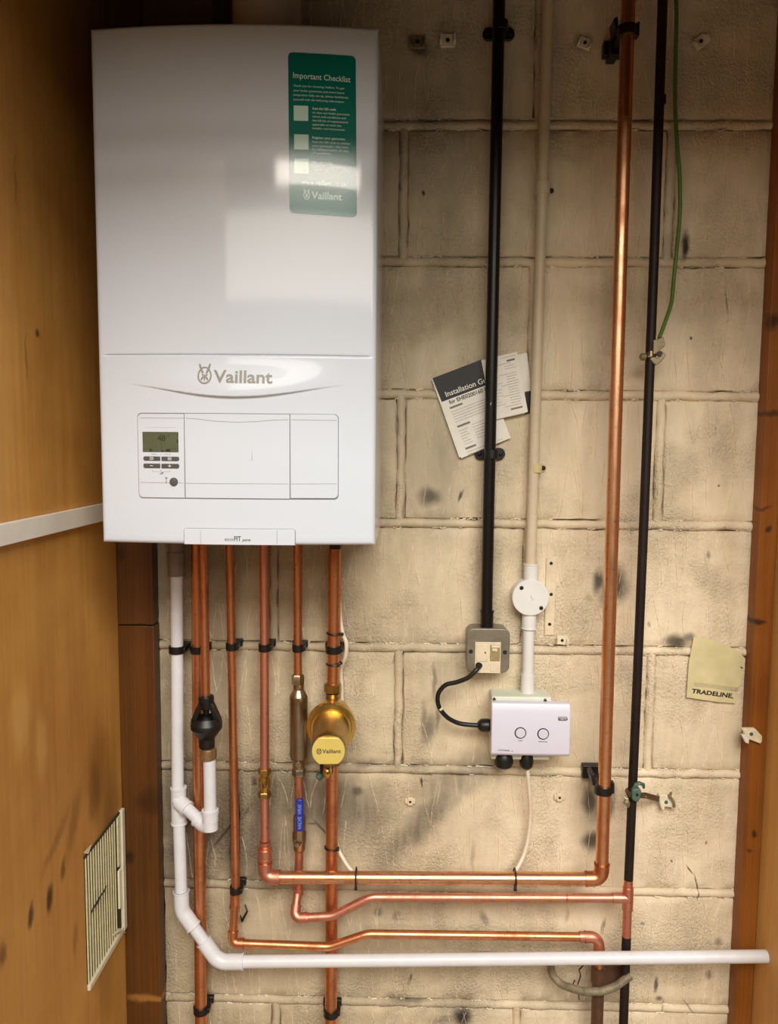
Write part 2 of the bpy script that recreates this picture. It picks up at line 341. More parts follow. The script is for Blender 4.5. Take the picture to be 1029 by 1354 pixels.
def mk(name, mb, mat, parent=None, label=None, cat=None, group=None, kind=None, bevel=0, smooth=35, bseg=2, fix=True):
    lo = Vector([min(v[i] for v in mb.v) for i in range(3)]); hi = Vector([max(v[i] for v in mb.v) for i in range(3)])
    c = (lo+hi)/2
    me = bpy.data.meshes.new(name); me.from_pydata([v-c for v in mb.v], [], mb.f); me.update()
    if fix:
        bm = bmesh.new(); bm.from_mesh(me); bmesh.ops.recalc_face_normals(bm, faces=bm.faces[:]); bm.to_mesh(me); bm.free()
    me.materials.append(mat)
    if smooth:
        me.shade_smooth(); me.set_sharp_from_angle(angle=radians(smooth))
    o = bpy.data.objects.new(name, me); COL.objects.link(o)
    ORG[o.name] = c
    if parent is not None: o.parent = parent; o.location = c-ORG[parent.name]
    else: o.location = c
    if bevel:
        md = o.modifiers.new('bevel', 'BEVEL'); md.width = bevel; md.segments = bseg; md.limit_method = 'ANGLE'; md.angle_limit = radians(40)
    return meta(o, label, cat, group, kind)
def fillet(pts, rad, steps=8):
    P = [Vector(p) for p in pts]; out = [P[0]]; spans = []
    for i in range(1, len(P)-1):
        r = rad[i-1] if isinstance(rad, (list, tuple)) else rad
        a = (P[i-1]-P[i]); b = (P[i+1]-P[i]); th = a.angle(b)
        if r <= 0 or th > radians(178): out.append(P[i]); spans.append(None); continue
        t = min(r/math.tan(th/2), a.length*.48, b.length*.48); r2 = t*math.tan(th/2)
        a.normalize(); b.normalize(); c = P[i]+(a+b).normalized()*(r2/sin(th/2)); p0 = P[i]+a*t; p1 = P[i]+b*t
        arc = []
        v0 = p0-c; v1 = p1-c; ang = v0.angle(v1)
        for k in range(steps+1):
            s = k/steps; arc.append(c+(v0*sin((1-s)*ang)+v1*sin(s*ang))/sin(ang))
        out += arc; spans.append((arc, a, b))
    out.append(P[-1]); return out, spans
def fitting(span, r, ext, mat, parent, name='elbow', lip=.0):
    arc, a, b = span; pts = [arc[0]+a*ext]+arc+[arc[-1]+b*ext]
    m = MB().tube(pts, r, 20)
    if lip:
        m.lathe([(0, r), (0, r+lip), (.0025, r+lip), (.0025, r)], arc[0]+a*(ext-.0025), a, 20); m.lathe([(0, r), (0, r+lip), (.0025, r+lip), (.0025, r)], arc[-1]+b*(ext-.0025), b, 20)
    return mk(name, m, mat, parent)
def collar(p, ax, r, L, mat, parent, name='coupling', lip=.0):
    prof = [(-L/2, r-.0006), (-L/2, r), (L/2, r), (L/2, r-.0006)]
    if lip: prof = [(-L/2, r-.0006), (-L/2, r+lip), (-L/2+.002, r+lip), (-L/2+.0022, r), (L/2-.0022, r), (L/2-.002, r+lip), (L/2, r+lip), (L/2, r-.0006)]
    return mk(name, MB().lathe(prof, p, ax, 20), mat, parent)
def px_path(lst): return [at(*p) for p in lst]

# text -> MB on the xz plane: u right, v up (metres), thickness t towards -y
_fc = {}
def text_geo(s, bold=0.0, shear=0.0, spacing=1.0):
    key = (s, bold, shear, spacing)
    if key in _fc: return _fc[key]
    cu = bpy.data.curves.new('t', 'FONT'); cu.body = s; cu.size = 1; cu.offset = bold; cu.shear = shear; cu.space_character = spacing; cu.resolution_u = 3
    o = bpy.data.objects.new('t', cu); COL.objects.link(o); dg = bpy.context.evaluated_depsgraph_get(); dg.update()
    me = bpy.data.meshes.new_from_object(o.evaluated_get(dg)); vs = [(v.co.x, v.co.y) for v in me.vertices]; fs = [tuple(p.vertices) for p in me.polygons]
    bpy.data.objects.remove(o); bpy.data.curves.remove(cu); bpy.data.meshes.remove(me)
    x0 = min(v[0] for v in vs); x1 = max(v[0] for v in vs)
    _fc[key] = ([(x-x0, y) for x, y in vs], fs, x1-x0); return _fc[key]
def text_on(mb, s, A, B, height, bold=0.0, shear=0.0, up=None, spacing=1.0):
    """baseline from A to B (world points), cap height in metres"""
    vs, fs, w = text_geo(s, bold, shear, spacing); A = Vector(A); B = Vector(B); u = (B-A)/w
    n = Vector((0, -1, 0)); v = (up or (u.normalized().cross(n)*-1)).normalized()
    if v.z < 0 and up is None: v = -v
    k = height/.70
    mb.add([A+u*x+v*(y*k) for x, y in vs], fs); return mb
def lines_on(mb, A, B, th, words=(.5, .95), fill=None):
    """one line of illegible print as short dashes from A to B"""
    A = Vector(A); B = Vector(B); L = (B-A).length; u = (B-A)/L; v = Vector((0, -1, 0)).cross(u); v = v if v.z > 0 else -v
    t = 0; L2 = L*(fill if fill else random.uniform(*words))
    while t < L2:
        w = min(random.uniform(2.2, 6.5)*th, L2-t)
        p = A+u*t; mb.add([p, p+u*w, p+u*w+v*th, p+v*th], [(0, 1, 2, 3)]); t += w+th*1.0
    return mb

# ================================================================== SETTING
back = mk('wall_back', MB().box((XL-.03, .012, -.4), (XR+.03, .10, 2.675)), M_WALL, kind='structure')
LZ = [2.675-.225*i for i in range(0, 14)]
WX0, WX1 = -.4325, .6225
def block_mesh(x0, x1, z0, z1, rough=.0007):
    nx = max(4, int((x1-x0)/.018)); nz = 12; mb = MB(); g = {}
    xs = [x0, x0+.003]+[x0+(x1-x0)*i/nx for i in range(1, nx)]+[x1-.003, x1]; zs = [z0, z0+.003]+[z0+(z1-z0)*i/nz for i in range(1, nz)]+[z1-.003, z1]
    ix, iz = len(xs), len(zs); vs = []
    for j, z in enumerate(zs):
        for i, x in enumerate(xs):
            e = (i in (0, ix-1)) or (j in (0, iz-1))
            vs.append((x+random.gauss(0, .0006 if not e else .0010), (.0035 if e else 0)+random.gauss(0, rough*.35), z+random.gauss(0, .0006 if not e else .0013)))
    fs = [(j*ix+i, j*ix+i+1, (j+1)*ix+i+1, (j+1)*ix+i) for j in range(iz-1) for i in range(ix-1)]
    n = len(vs); ring = [i for i in range(ix)]+[j*ix+ix-1 for j in range(1, iz)]+[(iz-1)*ix+i for i in range(ix-2, -1, -1)]+[j*ix for j in range(iz-2, 0, -1)]
    vs += [(vs[i][0], .016, vs[i][2]) for i in ring]; m = len(ring)
    fs += [(ring[(k+1) % m], ring[k], n+k, n+(k+1) % m) for k in range(m)]
    return mb.add(vs, fs)
GAP = .0078
drips = MB(); blocks = []
def ridge(pts, w, h):
    n = len(pts); vs = []; fs = []
    for i, (x, z) in enumerate(pts):
        a = pts[max(i-1, 0)]; b = pts[min(i+1, n-1)]; dx, dz = b[0]-a[0], b[1]-a[1]; l = math.hypot(dx, dz) or 1; nx, nz = -dz/l, dx/l
        ww = w*random.uniform(.55, 1.25); hh = h*random.uniform(.6, 1.2)
        vs += [(x-nx*ww, .0006, z-nz*ww), (x, -hh, z), (x+nx*ww, .0006, z+nz*ww)]
    for i in range(n-1):
        for k in range(2): fs.append((3*i+k, 3*i+k+1, 3*i+k+4, 3*i+k+3))
    drips.add(vs, fs)
def stroke(x0, z0, x1, z1):
    n = max(4, int(abs(z1-z0)/.008)); bow = random.gauss(0, .0025); pts = []
    for i in range(n+1):
        s = i/n; pts.append((x0+(x1-x0)*s+bow*sin(pi*s)+random.gauss(0, .0004), z0+(z1-z0)*s))
    ridge(pts, .0012, .0014)
def paint_strokes(x0, x1, z0, z1):
    zm = (z0+z1)/2+random.uniform(-.012, .012); a, b = x0+.012, x1-.012
    for top in (0, 1):
        x = a+random.uniform(0, .02)
        while x < b-.02:
            w = random.uniform(.012, .042); t = random.random()
            if top: s, e = z1-random.uniform(.003, .01), zm+random.uniform(-.005, .035)
            else: s, e = z0+random.uniform(.003, .01), zm-random.uniform(-.004, .03)
            if t < .6:
                m_ = x+w*random.uniform(.35, .65); stroke(x, s, m_-random.uniform(0, .002), e); stroke(min(x+w, b), s, m_+random.uniform(.0003, .003), e+random.gauss(0, .003))
            else: stroke(x, s, x+random.gauss(0, .006), e+random.gauss(0, .01))
            x += w*random.uniform(.5, .95)+random.uniform(.002, .014)
for r in range(len(LZ)-1):
    z1, z0 = LZ[r], LZ[r+1]; ph = .225 if r % 2 == 0 else 0      # row r=3 is the one between the 165 and 343 px joints
    cuts = [x for x in [ph-.9, ph-.45, ph, ph+.45, ph+.9] if WX0+.03 < x < WX1-.03]
    if r == 8: cuts = [-.30]
    if r == 9: cuts = []
    ed = [WX0]+cuts+[WX1]
    for k in range(len(ed)-1):
        a = ed[k]+(GAP if k else random.uniform(-.004, .004)); b = ed[k+1]-(GAP if k < len(ed)-2 else 0)
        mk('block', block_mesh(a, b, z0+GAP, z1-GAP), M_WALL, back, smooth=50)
        paint_strokes(a, b, z0+GAP, z1-GAP)
    for x in cuts:
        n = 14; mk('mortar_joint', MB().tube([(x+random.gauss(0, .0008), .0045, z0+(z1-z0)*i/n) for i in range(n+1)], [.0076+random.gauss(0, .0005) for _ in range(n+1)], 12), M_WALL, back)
for z in LZ[1:-1]:
    n = 60; x0, x1 = WX0+.002, WX1
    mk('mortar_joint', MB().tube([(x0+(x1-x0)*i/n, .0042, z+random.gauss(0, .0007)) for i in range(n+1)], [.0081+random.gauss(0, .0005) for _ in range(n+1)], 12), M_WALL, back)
    for _ in range(70):   # snots of mortar and thick paint along the joint edges
        x = random.uniform(x0, x1); s = random.choice((-1, 1)); w = random.uniform(.002, .008)
        p = [(x-w+2*w*i/4, z+s*(GAP+random.gauss(.0003, .0012))) for i in range(5)]
        ridge(p, random.uniform(.0008, .0018), random.uniform(.0008, .0018))
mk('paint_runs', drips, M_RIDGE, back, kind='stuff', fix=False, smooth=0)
# small raised paint frame round the old patch left of the black pipe (fifth course)
mk('mortar_joint', MB().tube([at(861, 880, -.001), at(861, 940, -.001), at(856, 1008, -.001)], .0022, 8), M_WALL, back)

mk('wall_left', MB().box((XL-.018, -1.36, -.4), (XL, 0.02, 2.675)), M_PLYL, kind='structure', bevel=.001)
mk('wall_right', MB().box((XR, -.34, -.4), (XR+.018, 0.02, 2.675)), M_PLYR, kind='structure', bevel=.001)
mk('ceiling', MB().box((-1.9, -.92, 2.68), (2.1, .10, 2.72)), M_CEIL, kind='structure')
mk('trim_3', MB().box((-1.9, -.92, 2.06), (2.1, -.88, 2.72)), M_CEIL, kind='structure')
mk('floor', MB().box((-3.2, -5.4, -.45), (3.2, .1, -.4)), simple('concrete_floor', srgb(150, 140, 126), .8), kind='structure')
# timber posts
zj = at(185, 827, PD).z
xl1 = at(205, 900, PD).x
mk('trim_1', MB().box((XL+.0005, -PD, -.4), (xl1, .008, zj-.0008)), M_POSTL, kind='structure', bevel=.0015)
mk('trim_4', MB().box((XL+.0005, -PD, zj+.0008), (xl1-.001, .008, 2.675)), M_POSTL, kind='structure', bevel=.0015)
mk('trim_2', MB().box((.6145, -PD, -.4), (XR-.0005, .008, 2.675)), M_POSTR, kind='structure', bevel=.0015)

# ================================================================== BOILER
BD = .283
c00, c10, c01, c11 = at(115, 34, BD), at(499, 34, BD), at(135, 718.5, BD), at(497, 720.5, BD)
BX0, BX1 = (c00.x+c01.x)/2, (c10.x+c11.x)/2; BZ1, BZ0 = (c00.z+c10.z)/2, (c01.z+c11.z)/2
BXC = (BX0+BX1)/2; HW = (BX1-BX0)/2; BULGE = .014
boiler = empty('wall_hung_boiler', (BXC, -BD/2, BZ0), 'white wall-hung gas boiler with a small display and a teal sticker on its front', 'boiler')
zseam = at(312, 470.3, BD).z; xs0, xs1 = at(138, 469, BD).x, at(488, 472, BD).x
def smile_z(x):
    xa, xm, xb = at(165, 511, BD).x, at(312, 524, BD).x, at(462, 514, BD).x
    s = (x-xm)/(xb-xm) if x > xm else (x-xm)/(xm-xa)
    s = max(-1, min(1, s)); w = (1-s*s)**1.6
    ze = at(312, 508, BD).z; zm = at(312, 525, BD).z
    return ze+(zm-ze)*w, w
def sstep(a, b, x):
    t = max(0, min(1, (x-a)/(b-a))); return t*t*(3-2*t)
def front(x, z):          # how far the face stands forward of the plane y=-BD
    y = BULGE*(1-((x-BXC)/HW)**2)-BULGE*.35
    # groove
    if xs0-.004 < x < xs1+.004:
        e = sstep(xs0-.004, xs0+.004, x)*(1-sstep(xs1-.004, xs1+.004, x))
        y -= .0024*e*math.exp(-((z-zseam)/.0011)**2)
    zc, w = smile_z(x)
    if z < zseam: y += .0058*w*sstep(zseam, zc+.002, z)*(sstep(zc-.0016, zc+.0006, z)) if z > zc-.0016 else 0
    return y
def bf(p, t=0.0): return Vector((p.x, -BD-front(p.x, p.z)-t, p.z))
def bat(px, py, t=0.0): return bf(at(px, py, BD+.009), t)
def conform(mb, t=0.0):
    for i, v in enumerate(mb.v): mb.v[i] = Vector((v.x, -BD-front(v.x, v.z)-t, v.z))
    return mb
R = .006
def edge_lin(a, b, n): return [a+(b-a)*i/n for i in range(n+1)]
er = [R*(1-cos(a)) for a in edge_lin(0, pi/2, 4)]
xs = [BX0+e for e in er]+edge_lin(BX0+R, BX1-R, 110)[1:-1]+[BX1-e for e in reversed(er)]
zf0, zf1 = at(312, 535, BD).z, at(312, 462, BD).z
zs = [BZ0+e for e in er]+edge_lin(BZ0+R, zf0, 30)[1:]+edge_lin(zf0, zf1, 120)[1:]+edge_lin(zf1, BZ1-R, 40)[1:-1]+[BZ1-e for e in reversed(er)]
def edgeback(d): return 0 if d >= R else R-math.sqrt(max(0, R*R-(R-d)**2))
mb = MB(); vs = []; nx, nz = len(xs), len(zs)
for z in zs:
    for x in xs:
        bk = max(edgeback(min(x-BX0, BX1-x)), edgeback(min(z-BZ0, BZ1-z)))
        vs.append((x, -BD-front(x, z)+bk, z))
fs = [(j*nx+i, j*nx+i+1, (j+1)*nx+i+1, (j+1)*nx+i) for j in range(nz-1) for i in range(nx-1)]
ring = list(range(nx))+[j*nx+nx-1 for j in range(1, nz)]+[(nz-1)*nx+i for i in range(nx-2, -1, -1)]+[j*nx for j in range(nz-2, 0, -1)]
n = len(vs); vs += [(vs[i][0], -.022, vs[i][2]) for i in ring]; m = len(ring)
fs += [(ring[(k+1) % m], ring[k], n+k, n+(k+1) % m) for k in range(m)]; fs.append(tuple(n+k for k in range(m)))
mb.add(vs, fs); mk('casing', mb, M_BOIL, boiler, smooth=30)
mk('mounting_bracket', MB().box((BX0+.02, -.0225, BZ1-.09), (BX1-.02, -.0045, BZ1-.03)), M_BOX, boiler)

def rrect(x0, x1, z0, z1, rad, n=5):
    """rounded outline ccw; rad = (bl, br, tr, tl)"""
    out = []
    for (cx, cz, a0, r) in ((x0, z0, pi, rad[0]), (x1, z0, 1.5*pi, rad[1]), (x1, z1, 0, rad[2]), (x0, z1, .5*pi, rad[3])):
        sx = 1 if cx == x0 else -1; sz = 1 if cz == z0 else -1
        if r <= 0: out.append((cx, cz)); continue
        for k in range(n+1):
            a = a0+(pi/2)*k/n; out.append((cx+sx*r+cos(a)*r, cz+sz*r+sin(a)*r))
    return out
def slab(name, px0, px1, py0, py1, rad, t0, t1, mat, parent, bevel=.0006, cols=14, **kw):
    """rounded plate lying on the boiler front from height t0 to t1"""
    a = at((px0+px1)/2, py1, BD+.009); b = at((px0+px1)/2, py0, BD+.009); x0 = at(px0, (py0+py1)/2, BD+.009).x; x1 = at(px1, (py0+py1)/2, BD+.009).x
    o = rrect(x0, x1, a.z, b.z, rad)
    # subdivide into vertical strips so that it can follow the bulge
    bm = bmesh.new(); vv = [bm.verts.new((x, 0, z)) for x, z in o]; bm.faces.new(vv)
    for i in range(1, cols):
        x = x0+(x1-x0)*i/cols
        bmesh.ops.bisect_plane(bm, geom=bm.verts[:]+bm.edges[:]+bm.faces[:], plane_co=(x, 0, 0), plane_no=(1, 0, 0))
    r = bmesh.ops.extrude_face_region(bm, geom=bm.faces[:]); top = {g for g in r['geom'] if isinstance(g, bmesh.types.BMVert)}
    for v in bm.verts:
        v.co.y = -BD-front(v.co.x, v.co.z)-(t1 if v in top else t0)
    bm.verts.index_update(); mb = MB(); mb.add([v.co.copy() for v in bm.verts], [tuple(v.index for v in f.verts) for f in bm.faces]); bm.free()
    return mk(name, mb, mat, parent, bevel=bevel, smooth=30, **kw)
# control panel area
slab('panel_gap_shade', 180.4, 447.4, 546.4, 660, (.006,)*4, -.0005, .0003, M_GAP, boiler, 0)  # grey plate paints the shaded gap round the covers, not a real seal
cp = slab('control_panel', 181.2, 243.6, 547.3, 658.3, (.006, 0, 0, .006), -.0005, .0021, M_BOIL, boiler)
slab('flap_cover', 244.6, 383, 547.6, 659.1, (0, 0, 0, 0), -.0005, .0021, M_BOIL, boiler)
slab('side_cover', 384, 446.6, 548, 659.2, (0, .006, .006, 0), -.0005, .0021, M_BOIL, boiler)
def crease(pts, r=.0003, t=.0021, mat=None, parent=None):  # thin grey line paints the shade of a groove
    P = []
    for (a, b) in zip(pts[:-1], pts[1:]):
        for k in range(6): P.append((a[0]+(b[0]-a[0])*k/6, a[1]+(b[1]-a[1])*k/6))
    P.append(pts[-1]); return mk('crease', MB().tube([bat(x, y, t) for x, y in P], r, 6), mat or M_GAP, parent or boiler)
crease([(183, 552.5), (243, 553)], parent=cp); crease([(184, 638), (243, 638.8)], parent=cp)
crease([(245.5, 553), (262, 554), (285, 557), (312, 558.5), (340, 557.5), (362, 555.5), (382, 555)]); crease([(385, 555), (445, 556)])
crease([(245.5, 639), (290, 639.4), (382, 640)]); crease([(385, 640), (445, 640)]); crease([(192, 565), (232, 565.5)], .00015, parent=cp)
lcd = slab('display', 187.3, 236, 571, 598, (.0008,)*4, .0018, .0024, M_LCD, cp, .0002)
sg = MB(); text_on(sg, '48', at(207.5, 583, BD+.009), at(218.5, 583.2, BD+.009), .0080); 
for q in ((190, 593, 234, 593.6), (212.6, 572.5, 213.4, 597), (234.5, 573, 235.6, 577), (234, 581, 235.6, 586), (213, 595, 216, 597), (197, 594, 200, 596.5), (219, 594, 225, 597), (222, 576, 223, 578)):
    a, b = at(q[0], q[1], BD+.009), at(q[2], q[3], BD+.009); sg.add([(a.x, 0, b.z), (b.x, 0, b.z), (b.x, 0, a.z), (a.x, 0, a.z)], [(0, 1, 2, 3)])
mk('display_segments', conform(sg, .00255), M_LCDS, lcd, smooth=0)
for (a, b, c, d, s) in ((188.8, 211.5, 603.5, 608.8, 'sq'), (213.4, 237, 603.8, 609.2, 'sq'), (188.8, 211.5, 613, 618.6, '-'), (213.4, 237, 613.2, 619, '+')):
    left = a < 200; rr = .0022
    bt = slab('button', a, b, c, d, (rr if left else 0, 0 if left else rr, 0 if left else rr, rr if left else 0), .0018, .0036, M_BTN, cp, .0004, cols=6)
    sy = MB(); xm = 200 if left else 224.5; ym = (c+d)/2
    def rc(x0, y0, x1, y1):
        p, q = at(x0, y0, BD+.009), at(x1, y1, BD+.009); sy.add([(p.x, 0, q.z), (q.x, 0, q.z), (q.x, 0, p.z), (p.x, 0, p.z)], [(0, 1, 2, 3)])
    if s == 'sq': rc(xm-2.3, ym-1.8, xm+2.3, ym-1.2); rc(xm-2.3, ym+1.2, xm+2.3, ym+1.8); rc(xm-2.3, ym-1.8, xm-1.6, ym+1.8); rc(xm+1.6, ym-1.8, xm+2.3, ym+1.8); rc(xm-.6, ym-.6, xm+.6, ym+.6)
    else:
        rc(xm-2, ym-.45, xm+2, ym+.45)
        if s == '+': rc(xm-.45, ym-1.8, xm+.45, ym+1.8)
    mk('button_symbol', conform(sy, .0037), M_WHITE, bt, smooth=0)
p = bat(230, 637, .001); mk('round_button', MB().lathe([(0, .0057), (.0028, .0057), (.0036, .0050), (.0039, .003), (.004, .0001)], p, (0, -1, 0), 28), M_BTN, cp)
ic = MB()
for (x0, y0, x1, y1) in ((218.2, 631, 220.8, 633.6), (217.6, 630.4, 218, 631), (221, 630.4, 221.4, 631), (219.2, 634.4, 219.9, 635.4), (218.6, 635.4, 219.2, 638.4), (219.8, 635.4, 220.4, 638.4), (218, 638.4, 221, 639),
                         (200.5, 621.5, 201, 624), (200.5, 623.6, 210.5, 624), (224, 621.5, 224.5, 624), (216, 623.6, 224.5, 624), (211.5, 622, 213, 623), (213, 624, 215.5, 627), (211, 625.5, 212.6, 627.5),
                         (199, 600.2, 207, 600.9), (212, 600, 213, 601), (216, 600.4, 226, 601)):
    a, b = at(x0, y0, BD+.009), at(x1, y1, BD+.009); ic.add([(a.x, 0, b.z), (b.x, 0, b.z), (b.x, 0, a.z), (a.x, 0, a.z)], [(0, 1, 2, 3)])
mk('panel_symbols', conform(ic, .0022), M_INKG, cp, smooth=0, kind='stuff')
# hairline mark on the flap
mk('scuff_mark', conform(MB().add([at(333, 609, BD+.009), at(333.8, 609, BD+.009), at(334.2, 594, BD+.009)], [(0, 1, 2)]), .0022), M_GAP, boiler, smooth=0)
# bottom name plate
npl = slab('name_plate', 243.5, 390, 699.5, 720.4, (0, 0, .003, .003), -.0005, .0022, M_BOIL, boiler)
slab('name_plate_gap_shade', 242.8, 390.8, 698.9, 720.6, (0, 0, .004, .004), -.0005, .0004, M_GAP, boiler, 0)  # grey backing paints the gap's shade round the name plate
crease([(265.5, 701), (265.5, 719)], .00025, .0022, parent=npl); crease([(366.5, 701.5), (366.5, 719.5)], .00025, .0022, parent=npl)
tx = MB(); text_on(tx, 'eco', at(297.5, 715, BD+.01), at(309, 715.1, BD+.01), .0052); text_on(tx, 'FIT', at(310, 715.1, BD+.01), at(319, 715.2, BD+.01), .0066, .02); text_on(tx, 'pure', at(320.5, 715.2, BD+.01), at(331.5, 715.4, BD+.01), .0036, .02, .35)
mk('name_plate_lettering', conform(tx, .0024), M_INKD, npl, smooth=0)
# hare-in-egg emblem and lettering
def emblem(mb, cx, cy, rx, ry, D, tilt=0):
    def P(u, v): return at(cx+u*rx, cy-v*ry, D)
    o = [P(cos(a)*(1-.08*sin(a)), sin(a)) for a in edge_lin(0, 2*pi, 36)[:-1]]; i = [P(cos(a)*(1-.08*sin(a))*.80, sin(a)*.84) for a in edge_lin(0, 2*pi, 36)[:-1]]
    mb.add(o+i, [(k, (k+1) % 36, 36+(k+1) % 36, 36+k) for k in range(36)])
    for s in (-1, 1):
        for ear in ([(.10, .22), (.36, .70), (.62, 1.32), (.86, 1.36), (.78, .95), (.46, .32)],):
            mb.add([P(s*u, v) for u, v in ear], [tuple(range(len(ear)))])
        mb.add([P(s*u, v) for u, v in ((.12, .12), (.44, .20), (.36, -.04), (.16, -.10))], [(0, 1, 2, 3)])
        mb.add([P(s*u, v) for u, v in ((.08, -.16), (.30, -.12), (.56, -.46), (.44, -.66), (.22, -.38))], [(0, 1, 2, 3, 4)])
    mb.add([P(u, v) for u, v in ((-.07, .1), (.07, .1), (.12, -.3), (0, -.78), (-.12, -.3))], [(0, 1, 2, 3, 4)])
    return mb
e = emblem(MB(), 270, 496, 9.4, 11.6, BD+.014); mk('hare_emblem', conform(e, .0006), M_BADGE, boiler, smooth=0)
t = text_on(MB(), 'Vaillant', at(282, 505.3, BD+.014), at(360, 506.6, BD+.014), .0168, .018); mk('badge_lettering', conform(t, .0006), M_BADGE, boiler, smooth=0)
# teal sticker
SD = BD+.007
st = MB(); nu, nv = 24, 40; q = [at(381, 69, SD), at(470, 70.5, SD), at(471.5, 285.5, SD), at(383, 281.5, SD)]
wS = (q[1]-q[0]).length; hS = (q[3]-q[0]).length; rc_ = .006
def sq(u, v):
    x, z = u*wS, v*hS
    for (cx, cz, sx, sz) in ((rc_, rc_, -1, -1), (wS-rc_, rc_, 1, -1), (rc_, hS-rc_, -1, 1), (wS-rc_, hS-rc_, 1, 1)):
        if (x-cx)*sx > 0 and (z-cz)*sz > 0:
            d = math.hypot(x-cx, z-cz); mx = max(abs(x-cx), abs(z-cz))
            if d > 0: k = mx/d; x, z = cx+(x-cx)*k, cz+(z-cz)*k
    u, v = x/wS, z/hS
    return q[0]*(1-u)*(1-v)+q[1]*u*(1-v)+q[2]*u*v+q[3]*(1-u)*v
us = [0, .02, .045, .07]+edge_lin(.07, .93, 18)[1:-1]+[.93, .955, .98, 1]; vz = [0, .008, .018, .03]+edge_lin(.03, .97, 30)[1:-1]+[.97, .982, .992, 1]
st.add([sq(u, v) for v in vz for u in us], [(j*len(us)+i, j*len(us)+i+1, (j+1)*len(us)+i+1, (j+1)*len(us)+i) for j in range(len(vz)-1) for i in range(len(us)-1)])
sticker = mk('checklist_sticker', conform(st, .0004), M_TEAL, boiler, label='teal checklist sticker with pale lettering', smooth=30)
def sp(px, py): return at(px, py, SD)
pr = MB(); text_on(pr, 'Important Checklist', sp(387.5, 103), sp(463, 106), .0072, .012)
ts = [('Thank you for choosing Vaillant. To get', 388, 114.5, 455), ('your boiler guarantee and smart home', 388, 120.7, 455), ('integration fully set up, please familiarise', 388, 126.5, 460), ('yourself with the following information.', 388, 132.5, 455),
      ('to view our boiler guarantee', 413, 149.3, 462), ('terms and conditions and', 413, 154.5, 457), ('the full list of requirements', 413, 159.8, 460), ('applicable to both the', 413, 165, 451), ('installer and homeowner', 413, 170, 456),
      ('Scan the QR code to validate', 413, 188, 463), ('your guarantee - this must', 413, 193, 460), ('be validated within 30 days', 413, 198, 461), ('of installation', 413, 202.8, 437),
      ('Smart Home connected', 413.5, 220.5, 456), ('scan the QR to find out how', 413.5, 226, 462)]
for s, x, y, x2 in ts: text_on(pr, s, sp(x, y), sp(x2, y+.018*(x2-x)), .0026, .008)
for s, x, y, x2 in (('Scan the QR code', 413, 144, 444), ('Register your guarantee', 413, 182.5, 456), ('Get your boiler', 413.5, 215.3, 440)): text_on(pr, s, sp(x, y), sp(x2, y+.018*(x2-x)), .0029, .025)
text_on(pr, 'www.vaillant.co.uk', sp(398, 243), sp(458, 245), .0060, .012)
mk('sticker_lettering', conform(pr, .0006), M_TPR, sticker, smooth=0)
lg = emblem(MB(), 405.5, 257.5, 4.4, 6.2, SD); text_on(lg, 'Vaillant', sp(411.5, 262), sp(452, 263.3), .0092, .02); mk('sticker_emblem', conform(lg, .0006), M_TPR, sticker, smooth=0)
for (x, y) in ((388.5, 139.5), (389, 177.5), (389.3, 209.5)):
    a, b = sp(x, y), sp(x+19, y+20); mk('blank_square', conform(MB().add([(a.x, 0, b.z), (b.x, 0, b.z), (b.x, 0, a.z), (a.x, 0, a.z)], [(0, 1, 2, 3)]), .0006), M_TPR, sticker, smooth=0)
# underside connectors and flue
for x in (304, 349.5, 394): pc = at(x, 722, .05); mk('connection_stub', MB().lathe([(0, .011), (.012, .011), (.014, .009), (.03, .009)], (pc.x, -.05, BZ0-.005), (0, 0, 1), 6), M_BRASSD, boiler)
mk('cable_entry', MB().box(at(436, 716, .1), at(452, 723.5, .07)), M_BLACK, boiler, bevel=.001)
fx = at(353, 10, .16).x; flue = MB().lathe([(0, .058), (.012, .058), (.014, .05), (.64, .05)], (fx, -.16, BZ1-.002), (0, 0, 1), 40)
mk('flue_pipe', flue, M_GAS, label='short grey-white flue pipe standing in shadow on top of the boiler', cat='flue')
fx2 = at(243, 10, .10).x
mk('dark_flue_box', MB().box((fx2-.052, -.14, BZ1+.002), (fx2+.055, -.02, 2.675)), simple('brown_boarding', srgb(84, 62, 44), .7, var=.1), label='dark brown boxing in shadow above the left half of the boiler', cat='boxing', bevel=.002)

# ================================================================== PIPES
def pipe(name, pts, r, mat, label, cat='pipe', rad=.0, group=None, seg=22):
    P, sp_ = fillet(px_path(pts), rad, 9); o = mk(name, MB().tube(P, r, seg), mat, label=label, cat=cat, group=group); return o, sp_, px_path(pts)
VZ = Vector((0, 0, 1)); GX = Vector((1, 0, 0))
CLIPS = 'black hinged pipe clips below the boiler'
def vert(x0, y0, x1, y1, d): return [(x0, y0, d), (x1, y1, d)]
